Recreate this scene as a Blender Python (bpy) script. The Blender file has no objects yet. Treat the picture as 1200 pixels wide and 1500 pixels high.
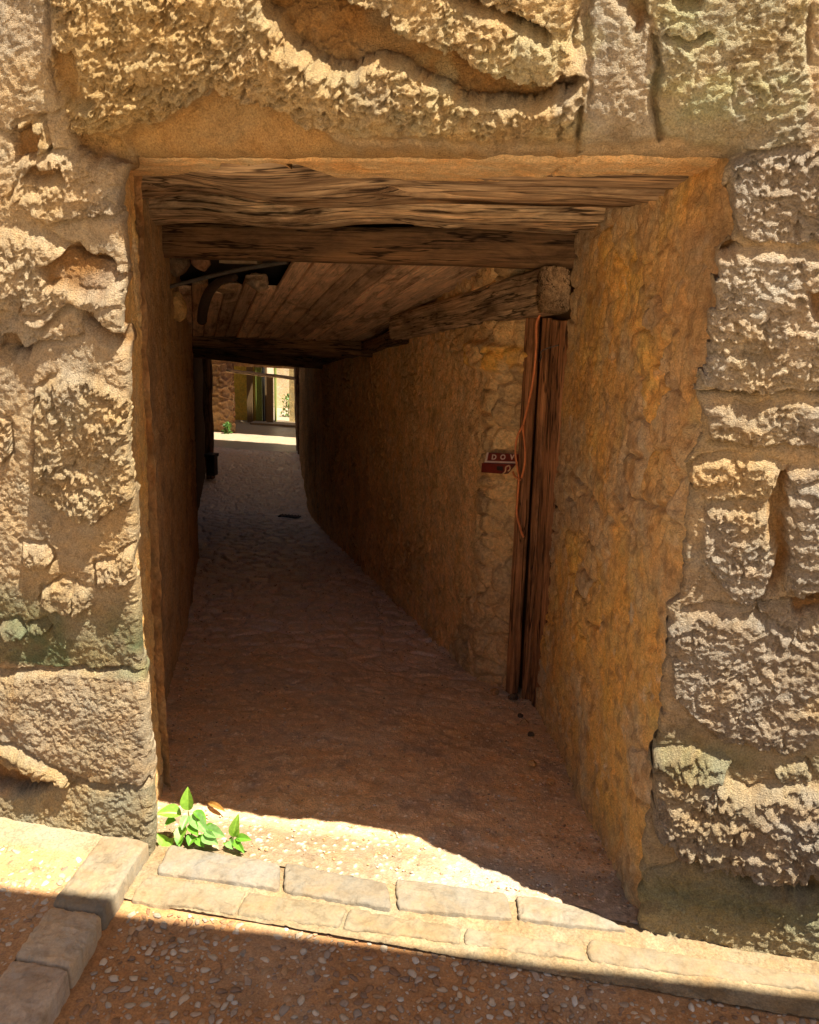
import bpy, math, random
import numpy as np
from mathutils import Vector, Matrix

# ------------------------------------------------------------------ camera, light, exposure
sc = bpy.context.scene
W0, H0, FPX = 1200, 1500, 1150.94
CAM = np.array([1.07437, -1.86223, 1.6])
RM = np.array([[0.9827825, -0.0778831, 0.1675492], [0.1815237, 0.2378574, -0.9541871], [0.0344622, 0.9681725, 0.2478998]])
cd = bpy.data.cameras.new('camera'); cam = bpy.data.objects.new('camera', cd); sc.collection.objects.link(cam)
u_, s_, v_ = np.linalg.svd(RM); RM = u_ @ v_
m4 = Matrix([list(RM[i]) + [CAM[i]] for i in range(3)] + [[0, 0, 0, 1]])
cam.matrix_world = m4
cd.sensor_fit = 'VERTICAL'; cd.sensor_height = 36; cd.sensor_width = 28.8; cd.lens = FPX / 1500 * 36
cd.clip_start = 0.02; cd.clip_end = 500
sc.camera = cam
sc.render.resolution_x = 819; sc.render.resolution_y = 1024

SUN = Vector((0.68, -0.31, 1.98)).normalized()
world = bpy.data.worlds.new('World'); sc.world = world; world.use_nodes = True
nt = world.node_tree; nt.nodes.clear()
sky = nt.nodes.new('ShaderNodeTexSky'); sky.sky_type = 'NISHITA'; sky.sun_disc = False
sky.sun_elevation = math.asin(SUN.z); sky.sun_rotation = math.atan2(SUN.x, SUN.y)
bg = nt.nodes.new('ShaderNodeBackground'); bg.inputs[1].default_value = 0.05
wo = nt.nodes.new('ShaderNodeOutputWorld')
nt.links.new(sky.outputs[0], bg.inputs[0]); nt.links.new(bg.outputs[0], wo.inputs[0])
sd = bpy.data.lights.new('sun', 'SUN'); sd.energy = 5.0; sd.angle = math.radians(0.5); sd.color = (1, 0.93, 0.80)
so = bpy.data.objects.new('sun', sd); sc.collection.objects.link(so)
so.rotation_euler = SUN.to_track_quat('Z', 'Y').to_euler(); so.location = (3, -2, 12)
sc.view_settings.view_transform = 'Standard'; sc.view_settings.look = 'None'
sc.view_settings.exposure = 1.62; sc.view_settings.gamma = 1; sc.view_settings.use_curve_mapping = False
sc.cycles.max_bounces = 10; sc.cycles.diffuse_bounces = 8

# ------------------------------------------------------------------ numeric helpers
rng = np.random.default_rng(7); random.seed(7)

def _h(i, j, k, s):
    n = (i.astype(np.int64) * 374761393 + j.astype(np.int64) * 668265263 + k.astype(np.int64) * 2147483647 + s * 1274126177) & 0xffffffff
    n = ((n ^ (n >> 13)) * 1274126177) & 0xffffffff
    n = ((n ^ (n >> 16)) * 2246822519) & 0xffffffff
    return ((n ^ (n >> 15)) & 0xffffff) / float(0xffffff)

def vn(x, y, z, s=0):
    """value noise -1..1"""
    x, y, z = np.broadcast_arrays(np.asarray(x, float), np.asarray(y, float), np.asarray(z, float))
    i = np.floor(x); j = np.floor(y); k = np.floor(z)
    fx = x - i; fy = y - j; fz = z - k
    fx = fx * fx * fx * (fx * (fx * 6 - 15) + 10); fy = fy * fy * fy * (fy * (fy * 6 - 15) + 10); fz = fz * fz * fz * (fz * (fz * 6 - 15) + 10)
    r = 0
    for a in (0, 1):
        wa = fx if a else 1 - fx
        for b in (0, 1):
            wb = fy if b else 1 - fy
            for c in (0, 1):
                wc = fz if c else 1 - fz
                r = r + wa * wb * wc * _h(i + a, j + b, k + c, s)
    return r * 2 - 1

def fbm(x, y, z, sc_, o=4, s=0, g=0.5):
    r = 0; a = 1; n = 0; f = 1 / sc_
    for q in range(o):
        r = r + a * vn(x * f + 17.3 * q, y * f + 5.1 * q, z * f, s + q); n += a; a *= g; f *= 2.03
    return r / n

def ridge(x, y, z, sc_, o=4, s=0):
    r = 0; a = 1; n = 0; f = 1 / sc_
    for q in range(o):
        r = r + a * (1 - 2 * np.abs(vn(x * f, y * f, z * f, s + q))); n += a; a *= 0.5; f *= 2.1
    return r / n

def worley(x, y, s=0):
    """2d F1, F2, id"""
    i = np.floor(x); j = np.floor(y)
    f1 = np.full(x.shape, 9.0); f2 = np.full(x.shape, 9.0); idn = np.zeros(x.shape)
    for a in (-1, 0, 1):
        for b in (-1, 0, 1):
            ci = i + a; cj = j + b; z0 = np.zeros_like(ci)
            px = ci + _h(ci, cj, z0, s); py = cj + _h(ci, cj, z0, s + 7)
            d = np.hypot(x - px, y - py); hid = _h(ci, cj, z0, s + 13)
            m = d < f1
            f2 = np.where(m, f1, np.minimum(f2, d)); idn = np.where(m, hid, idn); f1 = np.where(m, d, f1)
    return f1, f2, idn

def ss(a, b, x):
    t = np.clip((x - a) / (b - a), 0, 1); return t * t * (3 - 2 * t)

def sdf(x, y, poly):
    """signed distance, positive inside"""
    p = np.array(poly, float); n = len(p); d = np.full(x.shape, 1e9); c = np.zeros(x.shape, bool)
    for i in range(n):
        a = p[i]; b = p[(i + 1) % n]; e = b - a
        t = np.clip(((x - a[0]) * e[0] + (y - a[1]) * e[1]) / (e @ e), 0, 1)
        d = np.minimum(d, np.hypot(x - a[0] - t * e[0], y - a[1] - t * e[1]))
        m = ((a[1] > y) != (b[1] > y))
        with np.errstate(divide='ignore', invalid='ignore'):
            xi = a[0] + (y - a[1]) * e[0] / (e[1] if e[1] else 1e-9)
        c ^= m & (x < xi)
    return np.where(c, d, -d)

def dline(x, y, pts):
    d = np.full(x.shape, 1e9)
    for a, b in zip(pts[:-1], pts[1:]):
        a = np.array(a, float); b = np.array(b, float); e = b - a
        t = np.clip(((x - a[0]) * e[0] + (y - a[1]) * e[1]) / (e @ e), 0, 1)
        d = np.minimum(d, np.hypot(x - a[0] - t * e[0], y - a[1] - t * e[1]))
    return d

def W(px, py):
    p = np.array([px - 600., -(py - 750.), -FPX]); return RM @ p
def fac(px, py, y=0):
    r = W(px, py); q = CAM + r * ((y - CAM[1]) / r[1]); return (q[0], q[2])
def FP(pts, y=0): return [fac(a, b, y) for a, b in pts]

def zf(y):
    y = np.asarray(y, float); u = np.clip((y - 5) / 8, 0, 1)
    return np.where(y < 0, 0, np.where(y < 5, -.1295 * y, -.1295 * (5 + 8 * (u - u * u / 2))))

# ------------------------------------------------------------------ object helpers
COL = sc.collection
def tag(o, label=None, cat=None, group=None, kind=None):
    if label: o['label'] = label
    if cat: o['category'] = cat
    if group: o['group'] = group
    if kind: o['kind'] = kind
    return o
def thing(name, loc, label, cat, group=None):
    o = bpy.data.objects.new(name, None); COL.objects.link(o); o.location = loc; o.empty_display_size = .1
    return tag(o, label, cat, group)

def mk(name, V, F, mat, parent=None, col=None, gr=None, smooth=True, off=None):
    """one mesh object; world-space verts, F list or (M,4) array"""
    V = np.asarray(V, float).reshape(-1, 3)
    base = Vector((0, 0, 0))
    if parent is not None:
        q = parent; 
        while q is not None: base = base + Vector(q.location); q = q.parent
    elif off is not None: base = Vector(off)
    V = V - np.array(base)
    me = bpy.data.meshes.new(name)
    if isinstance(F, np.ndarray):
        M, k = F.shape
        me.vertices.add(len(V)); me.vertices.foreach_set('co', V.astype(np.float32).ravel())
        me.loops.add(M * k); me.loops.foreach_set('vertex_index', F.astype(np.int32).ravel())
        me.polygons.add(M); me.polygons.foreach_set('loop_start', np.arange(0, M * k, k, dtype=np.int32))
        me.update(calc_edges=True); me.validate()
    else:
        me.from_pydata(V.tolist(), [], [list(map(int, f)) for f in F]); me.update()
    if smooth: me.polygons.foreach_set('use_smooth', np.ones(len(me.polygons), bool))
    if col is not None:
        a = me.color_attributes.new('tint', 'FLOAT_COLOR', 'POINT')
        c = np.ones((len(V), 4), np.float32); c[:, :3] = col; a.data.foreach_set('color', c.ravel())
    if gr is not None:
        a = me.attributes.new('gr', 'FLOAT_VECTOR', 'POINT'); a.data.foreach_set('vector', np.asarray(gr, np.float32).ravel())
    me.materials.append(mat)
    o = bpy.data.objects.new(name, me); COL.objects.link(o)
    if parent is not None: o.parent = parent
    elif off is not None: o.location = off
    return o

def gridF(nu, nv, mask=None, wrap=False):
    a = np.arange(nu * nv).reshape(nu, nv)
    if wrap: a = np.concatenate([a, a[:, :1]], 1)
    F = np.stack([a[:-1, :-1], a[1:, :-1], a[1:, 1:], a[:-1, 1:]], -1)
    if mask is not None: F = F[mask]
    return F.reshape(-1, 4)

def mixc(c, m, new):
    m = np.clip(m, 0, 1)[..., None]; return c * (1 - m) + np.array(new) * m

# ------------------------------------------------------------------ materials
def newmat(name):
    m = bpy.data.materials.new(name); m.use_nodes = True; n = m.node_tree; n.nodes.clear()
    out = n.nodes.new('ShaderNodeOutputMaterial'); b = n.nodes.new('ShaderNodeBsdfPrincipled'); n.links.new(b.outputs[0], out.inputs[0])
    return m, n, b
def nd(n, t, **k):
    o = n.nodes.new(t)
    for a, v in k.items():
        if a.startswith('i_'):
            key = a[2:]; key = int(key) if key.isdigit() else key
            o.inputs[key].default_value = v
        else: setattr(o, a, v)
    return o
def ramp(n, src, stops):
    r = n.nodes.new('ShaderNodeValToRGB'); e = r.color_ramp.elements
    while len(e) < len(stops): e.new(0.5)
    for q, (p, c) in zip(e, stops): q.position = p; q.color = (*c, 1) if len(c) == 3 else c
    n.links.new(src, r.inputs[0]); return r.outputs[0]
def mulc(n, a, b, f=1.0, mode='MULTIPLY'):
    m = n.nodes.new('ShaderNodeMix'); m.data_type = 'RGBA'; m.blend_type = mode; m.inputs[0].default_value = f
    n.links.new(a, m.inputs[6]); n.links.new(b, m.inputs[7]); return m.outputs[2]

def stone_mat(name, rough=0.9, fine=90, amp=.5, bump=0.5, dist=0.004, lo=.62, hi=1.25, hue=((1.12, .98, .80), (.93, 1.0, 1.1)), spec=.2):
    """tint attribute times fine mineral variation, gritty bump"""
    m, n, b = newmat(name)
    geo = nd(n, 'ShaderNodeNewGeometry'); at = nd(n, 'ShaderNodeAttribute', attribute_name='tint')
    n1 = nd(n, 'ShaderNodeTexNoise', i_Scale=fine, i_Detail=5, i_Roughness=.65); n.links.new(geo.outputs['Position'], n1.inputs['Vector'])
    n2 = nd(n, 'ShaderNodeTexNoise', i_Scale=9, i_Detail=7, i_Roughness=.65, i_Distortion=.6); n.links.new(geo.outputs['Position'], n2.inputs['Vector'])
    n3 = nd(n, 'ShaderNodeTexNoise', i_Scale=24, i_Detail=4, i_Roughness=.6, i_Distortion=1.0); n.links.new(geo.outputs['Position'], n3.inputs['Vector'])
    v1 = ramp(n, n1.outputs[0], [(.3, (lo,) * 3), (.7, (hi,) * 3)])
    v2 = ramp(n, n2.outputs[0], [(.3, hue[0]), (.7, hue[1])])
    v3 = ramp(n, n3.outputs[0], [(.32, (.72, .70, .68)), (.5, (1, 1, 1)), (.75, (1.12, 1.10, 1.05))])
    c = mulc(n, at.outputs['Color'], v1, amp); c = mulc(n, c, v2, 1.0); c = mulc(n, c, v3, .8)
    n.links.new(c, b.inputs['Base Color'])
    b.inputs['Roughness'].default_value = rough; b.inputs['Specular IOR Level'].default_value = spec
    n4 = nd(n, 'ShaderNodeTexNoise', i_Scale=fine * 1.6, i_Detail=4, i_Roughness=.6, i_Distortion=.8); n.links.new(geo.outputs['Position'], n4.inputs['Vector'])
    vo = nd(n, 'ShaderNodeTexVoronoi', i_Scale=fine * 1.3); n.links.new(geo.outputs['Position'], vo.inputs['Vector'])
    ad = nd(n, 'ShaderNodeMath', operation='MULTIPLY_ADD', i_1=.35); n.links.new(vo.outputs['Distance'], ad.inputs[0]); n.links.new(n4.outputs[0], ad.inputs[2])
    bp = nd(n, 'ShaderNodeBump', i_Strength=bump, i_Distance=dist); n.links.new(ad.outputs[0], bp.inputs['Height']); n.links.new(bp.outputs[0], b.inputs['Normal'])
    return m

def wood_mat(name, dark, light, grain=1.0, rough=.8, bump=.5, patch=None):
    m, n, b = newmat(name)
    at = nd(n, 'ShaderNodeAttribute', attribute_name='gr')
    mp = nd(n, 'ShaderNodeMapping'); mp.inputs['Scale'].default_value = (3, 48, 48); n.links.new(at.outputs['Vector'], mp.inputs[0])
    mp2 = nd(n, 'ShaderNodeMapping'); mp2.inputs['Scale'].default_value = (3, 120, 120); n.links.new(at.outputs['Vector'], mp2.inputs[0])
    mp3 = nd(n, 'ShaderNodeMapping'); mp3.inputs['Scale'].default_value = (2.5, 6, 6); n.links.new(at.outputs['Vector'], mp3.inputs[0])
    n1 = nd(n, 'ShaderNodeTexNoise', i_Scale=1.0, i_Detail=6, i_Roughness=.8, i_Distortion=.1); n.links.new(mp.outputs[0], n1.inputs['Vector'])
    n2 = nd(n, 'ShaderNodeTexNoise', i_Scale=1.0, i_Detail=5, i_Roughness=.7); n.links.new(mp2.outputs[0], n2.inputs['Vector'])
    n3 = nd(n, 'ShaderNodeTexNoise', i_Scale=1.0, i_Detail=5, i_Roughness=.7, i_Distortion=.7); n.links.new(mp3.outputs[0], n3.inputs['Vector'])
    c1 = ramp(n, n1.outputs[0], [(.33, dark), (.5, tuple((a + c) / 2 for a, c in zip(dark, light))), (.66, light)])
    c2 = ramp(n, n2.outputs[0], [(.37, (.38, .34, .30)), (.46, (.88, .88, .88)), (.7, (1.2, 1.2, 1.2))])
    c = mulc(n, c1, c2, .85 * grain)
    mp5 = nd(n, 'ShaderNodeMapping'); mp5.inputs['Scale'].default_value = (1.0, 15, 15); n.links.new(at.outputs['Vector'], mp5.inputs[0])
    n5 = nd(n, 'ShaderNodeTexNoise', i_Scale=1.0, i_Detail=4, i_Roughness=.6, i_Distortion=.2); n.links.new(mp5.outputs[0], n5.inputs['Vector'])
    c5 = ramp(n, n5.outputs[0], [(.478, (1, 1, 1)), (.492, (.08, .06, .05)), (.503, (.08, .06, .05)), (.517, (1, 1, 1))]); c = mulc(n, c, c5, .9 * grain)
    p = patch or ((.45, .40, .36), (1.0, 1.0, 1.0), (1.5, 1.42, 1.3))
    c3 = ramp(n, n3.outputs[0], [(.33, p[0]), (.48, p[1]), (.68, p[2])]); c = mulc(n, c, c3, 1.0)
    n.links.new(c, b.inputs['Base Color']); b.inputs['Roughness'].default_value = rough; b.inputs['Specular IOR Level'].default_value = .25
    bp = nd(n, 'ShaderNodeBump', i_Strength=bump, i_Distance=.006); 
    ad = nd(n, 'ShaderNodeMath', operation='ADD'); n.links.new(n1.outputs[0], ad.inputs[0]); n.links.new(n2.outputs[0], ad.inputs[1])
    n.links.new(ad.outputs[0], bp.inputs['Height']); n.links.new(bp.outputs[0], b.inputs['Normal'])
    return m

def plain(name, c, rough=.6, metal=0, var=.3, scale=40, bump=.2):
    m, n, b = newmat(name)
    geo = nd(n, 'ShaderNodeNewGeometry')
    n1 = nd(n, 'ShaderNodeTexNoise', i_Scale=scale, i_Detail=5, i_Roughness=.6); n.links.new(geo.outputs['Position'], n1.inputs['Vector'])
    o = ramp(n, n1.outputs[0], [(.3, tuple(v * (1 - var) for v in c)), (.7, tuple(min(1, v * (1 + var)) for v in c))])
    n.links.new(o, b.inputs['Base Color']); b.inputs['Roughness'].default_value = rough; b.inputs['Metallic'].default_value = metal
    bp = nd(n, 'ShaderNodeBump', i_Strength=bump, i_Distance=.003); n.links.new(n1.outputs[0], bp.inputs['Height']); n.links.new(bp.outputs[0], b.inputs['Normal'])
    return m

M_FACE = stone_mat('weathered_sandstone', fine=210, amp=.95, bump=1.0, dist=.007, lo=.55, hi=1.3)
M_JAMB = stone_mat('orange_render', fine=150, amp=.9, bump=1.0, dist=.005, lo=.70, hi=1.5, hue=((1.15, .95, .72), (.9, 1.0, 1.12)))
M_WALL = stone_mat('passage_stone', fine=60, amp=.8, bump=.9, dist=.010, lo=.8, hi=1.55)
M_FLOOR = stone_mat('trodden_floor', rough=.34, fine=110, amp=.9, bump=.8, dist=.006, spec=.5, lo=.9, hi=1.7)
M_PAVE = stone_mat('pale_paving', fine=150, amp=.6, bump=.45, dist=.003, lo=.75, hi=1.15)
M_MORTAR = stone_mat('ochre_mortar', fine=160, amp=.9, bump=.6, dist=.003)
M_PEB = stone_mat('pebble', fine=60, amp=.4, bump=.15, dist=.001, rough=.6, spec=.4)
M_FAR = stone_mat('courtyard_plaster', fine=20, amp=.7, bump=.5, dist=.01)
M_BEAM = wood_mat('aged_timber', (.20, .12, .068), (.64, .46, .28), bump=.9)
M_BEAM2 = wood_mat('dark_timber', (.10, .055, .028), (.27, .155, .075), bump=.6)
M_BEAM3 = wood_mat('pale_timber', (.24, .14, .07), (.86, .64, .40), bump=.9)
M_PLANKS = [wood_mat('ceiling_board_tone', tuple(.62 * k * q for q in (1, .66, .40)), tuple(.98 * k * q for q in (1, .72, .46)), bump=.4, grain=.35, patch=((.30, .25, .22), (.9, .9, .9), (1.3, 1.25, 1.18))) for k in (.7, .9, 1.05, 1.15)]
M_DOOR = wood_mat('door_timber', (.13, .055, .024), (.46, .22, .095), bump=.5)
M_CORE = plain('wall_fill', (.30, .22, .13), .95)
M_GAPSHADE = plain('gap_shade', (.03, .02, .013), .95)  # near-black fill, paints shade into the gaps between boards and beams
M_ACROSS = plain('limewash', (.50, .38, .24), .95, var=.15, scale=4)

# ------------------------------------------------------------------ street facade
zt = 1.952
def xL(z): # left and right arris of the opening
    b = np.interp(z, [-.2, 0, .55, .62, 1.95, 2.4], [.012, .004, .004, -.012, .004, .004])
    return b + .010 * fbm(z, 0, 0, .13, 4, 91)
RPX = [(1078, 215), (1070, 240), (1064, 262), (1074, 300), (1078, 345), (1052, 372), (1046, 400), (1048, 440), (1040, 490), (1030, 545), (1022, 575), (1036, 600), (1030, 640), (1004, 680), (1012, 710), (1006, 760), (1000, 830), (996, 870), (982, 890), (978, 950), (972, 1010), (968, 1080), (956, 1110), (960, 1180), (944, 1240), (938, 1300), (934, 1368)]
rr = np.array(FP(RPX)); rr = rr[np.argsort(rr[:, 1])]
def xR(z):
    return np.interp(z, rr[:, 1], rr[:, 0]) + .010 * fbm(z, 3, 0, .10, 3, 92, .6) + .013 * fbm(z, 9, 0, .03, 4, 94, .75)
def zT(x): return zt + .007 * fbm(x, 5, 0, .12, 4, 93)

def axis(lo, a, b, hi, fine):
    c = list(np.arange(a, b, fine)); q = []; s = fine; v = a
    while v > lo: s = min(s * 1.15, .03); v -= s; q.append(v)
    q = q[::-1]; r = []; s = fine; v = c[-1]
    while v < hi: s = min(s * 1.15, .03); v += s; r.append(v)
    return np.array(q + c + r)
xs = axis(-3.4, -.56, 1.93, 5.0, .0027); zs = axis(-.25, -.02, 2.34, 6.6, .0027)
IL = int(np.argmin(np.abs(xs - 0.0))); IR = int(np.argmin(np.abs(xs - 1.402))); KT = int(np.argmin(np.abs(zs - zt)))
X, Z = np.meshgrid(xs, zs, indexing='ij')
fl = np.exp(-np.abs(X - xs[IL]) / .05) * (1 - ss(zt, zt + .08, Z)); fr = np.exp(-np.abs(X - xs[IR]) / .09) * (1 - ss(zt, zt + .08, Z))
Xw = X + (xL(Z) - xs[IL]) * fl + (xR(Z) - xs[IR]) * fr
Zw = Z + (zT(X) - zs[KT]) * np.exp(-np.abs(Z - zs[KT]) / .05) * ss(-.05, .02, X) * (1 - ss(1.38, 1.46, X))

# each entry: outline in the wall, height, roughness, pit amount, tint, edge softness
CREAM = (.62, .47, .28); GREY = (.43, .365, .28); YEL = (.64, .46, .22); ORG = (.62, .36, .11); GRN = (.20, .235, .12); PALE = (.62, .50, .33)
BL = [
 ([(72, -60), (865, -60), (838, 60), (862, 130), (852, 180), (855, 212), (760, 206), (650, 204), (600, 200), (520, 198), (440, 176), (400, 152), (350, 138), (318, 118), (300, 140), (250, 166), (200, 176), (165, 190), (108, 196), (76, 100)], .016, 1.0, .9, YEL, .007),
 ([(962, -60), (1186, -60), (1180, 212), (1110, 217), (1050, 214), (965, 196), (948, 120)], .010, .35, .35, (.53, .47, .28), .006),
 ([(866, -60), (958, -60), (946, 110), (962, 200), (856, 208), (862, 120)], .007, .25, .1, (.56, .48, .34), .01),
 ([(-60, -60), (72, -60), (70, 90), (80, 160), (20, 190), (-60, 180)], .002, .2, .1, CREAM, .02),
 ([(22, 180), (60, 180), (68, 215), (50, 240), (20, 235)], .006, .8, .6, YEL, .01),
 ([(35, 235), (100, 225), (165, 235), (180, 285), (165, 320), (70, 325), (15, 300)], .008, .9, .5, CREAM, .012),
 ([(-40, 345), (60, 340), (120, 385), (185, 400), (200, 470), (205, 508), (160, 470), (110, 440), (60, 470), (0, 455), (-40, 440)], .018, .9, .45, CREAM, .012),
 ([(-40, 452), (40, 460), (110, 450), (120, 490), (60, 500), (10, 522), (-40, 510)], .006, .8, .3, CREAM, .012),
 ([(50, 568), (95, 540), (150, 548), (190, 575), (212, 620), (212, 690), (198, 722), (140, 752), (80, 738), (52, 710), (56, 640)], .013, 1.0, 1.0, (.60, .46, .26), .005),
 ([(-20, 600), (14, 620), (18, 660), (0, 676), (-20, 670)], .009, .8, .6, CREAM, .008),
 ([(34, 790), (72, 795), (82, 815), (66, 826), (36, 818)], .012, .8, .3, CREAM, .008),
 ([(140, 826), (168, 812), (205, 800), (212, 820), (190, 850), (146, 856)], .015, .8, .3, CREAM, .008),
 ([(64, 862), (95, 846), (130, 864), (132, 885), (110, 900), (66, 880)], .017, .9, .3, CREAM, .008),
 ([(5, 912), (24, 904), (34, 925), (14, 938)], .018, .8, .2, CREAM, .006),
 ([(42, 915), (72, 908), (78, 918), (50, 930)], .014, .8, .2, CREAM, .006),
 ([(-60, 990), (215, 986), (240, 990), (240, 1140), (180, 1148), (100, 1140), (20, 1100), (-60, 1060)], .009, .3, .1, PALE, .004),
 ([(-60, 1160), (30, 1170), (110, 1148), (232, 1150), (230, 1262), (-60, 1230)], .006, .3, .15, (.47, .42, .27), .006),
 ([(0, 1085), (40, 1095), (100, 1130), (112, 1150), (60, 1140), (0, 1110)], .022, .5, .2, YEL, .005),
 # right hand side
 ([(1076, 236), (1110, 222), (1240, 222), (1240, 350), (1140, 352), (1085, 345), (1068, 262)], .009, 1.0, .8, GREY, .008),
 ([(1046, 376), (1090, 366), (1240, 372), (1240, 560), (1150, 575), (1060, 566), (1030, 560), (1042, 470)], .010, .9, .6, (.55, .46, .34), .006),
 ([(1028, 592), (1090, 600), (1150, 588), (1240, 600), (1240, 655), (1170, 650), (1100, 648), (1040, 640)], .008, .7, .4, GREY, .006),
 ([(1002, 696), (1040, 668), (1120, 670), (1150, 690), (1140, 720), (1060, 730), (1012, 720)], .011, .9, .6, CREAM, .007),
 ([(1150, 690), (1240, 680), (1240, 890), (1190, 872), (1150, 860), (1142, 760)], .011, .9, .5, GREY, .007),
 ([(1034, 740), (1090, 728), (1130, 745), (1132, 850), (1100, 885), (1060, 860), (1030, 815)], .010, .9, .5, GREY, .009),
 ([(978, 910), (1030, 900), (1120, 905), (1200, 960), (1240, 1000), (1240, 1060), (1150, 1095), (1060, 1080), (985, 1010)], .009, .7, .45, GREY, .009),
 ([(1110, 890), (1240, 895), (1240, 960), (1150, 945)], .008, .8, .5, GREY, .009),
 ([(954, 1100), (1010, 1092), (1070, 1110), (1050, 1128), (1100, 1150), (1160, 1140), (1240, 1170), (1240, 1270), (1150, 1276), (1060, 1262), (1000, 1240), (956, 1200)], .022, 1.3, .7, GREY, .007),
 ([(1130, 1116), (1180, 1112), (1190, 1140), (1150, 1145)], .010, .6, .5, CREAM, .006),
 ([(925, 1300), (1010, 1262), (1090, 1275), (1240, 1320), (1240, 1420), (925, 1400)], .002, .5, .25, (.48, .43, .26), .015),
]
CAV = [  # cavities: outline, depth
 ([(378, -30), (398, 18), (432, 62), (480, 100), (520, 104), (556, 84), (600, 100), (650, 130), (700, 152), (765, 150), (830, 138), (864, 122), (850, 104), (780, 110), (722, 112), (690, 84), (640, 58), (590, 38), (555, 12), (500, -12), (480, -40)], .024),
 ([(620, -20), (700, 14), (760, 40), (805, 60), (812, 48), (760, 20), (700, -6), (680, -30)], .018),
 ([(880, -20), (905, 0), (930, 46), (950, 30), (935, -20)], .010),
 ([(972, -20), (1040, -20), (1030, 8), (990, 14)], .016),
 ([(80, 62), (120, 70), (115, 120), (150, 130), (110, 160), (80, 110)], .010),
 ([(104, 200), (165, 198), (176, 240), (130, 244), (108, 225)], .014),
 ([(20, 190), (60, 195), (50, 235), (18, 240)], .010),
 ([(40, 252), (90, 246), (104, 268), (60, 278), (30, 270)], .010),
 ([(60, 380), (110, 366), (190, 410), (150, 430), (110, 425), (70, 412)], .010),
 ([(0, 488), (60, 505), (40, 525), (0, 520)], .012),
 ([(120, 452), (200, 492), (180, 512), (120, 480)], .012),
 ([(0, 1108), (50, 1130), (104, 1146), (40, 1172), (0, 1162), (-60, 1160), (-60, 1100)], .022),
 ([(1190, 860), (1150, 880), (1170, 910), (1240, 900), (1240, 860)], .012),
 ([(1128, 704), (1156, 690), (1150, 760), (1160, 800), (1140, 868), (1118, 880), (1134, 800), (1126, 750)], .006),
 ([(1010, 1266), (1060, 1264), (1240, 1284), (1240, 1330), (1150, 1318), (1060, 1290)], .018),
 ([(1062, 380), (1046, 372), (1070, 350), (1090, 362)], .012),
 ([(1180, 420), (1240, 410), (1240, 470), (1190, 460)], .010),
]
CRK = [([(957, 60), (962, 110), (956, 150), (968, 200)], .010), ([(845, 160), (850, 212)], .012), ([(1020, 578), (1100, 584), (1160, 574), (1240, 582)], .014),
       ([(-60, 986), (120, 984), (218, 990)], .006), ([(100, 1128), (140, 1150), (215, 1146), (222, 1080)], .006), ([(975, 60), (1010, 62), (1035, 50)], .008), ([(1000, 892), (1100, 888), (1200, 884)], .006),
       ([(1040, 650), (1100, 655), (1240, 662)], .008)]

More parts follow.
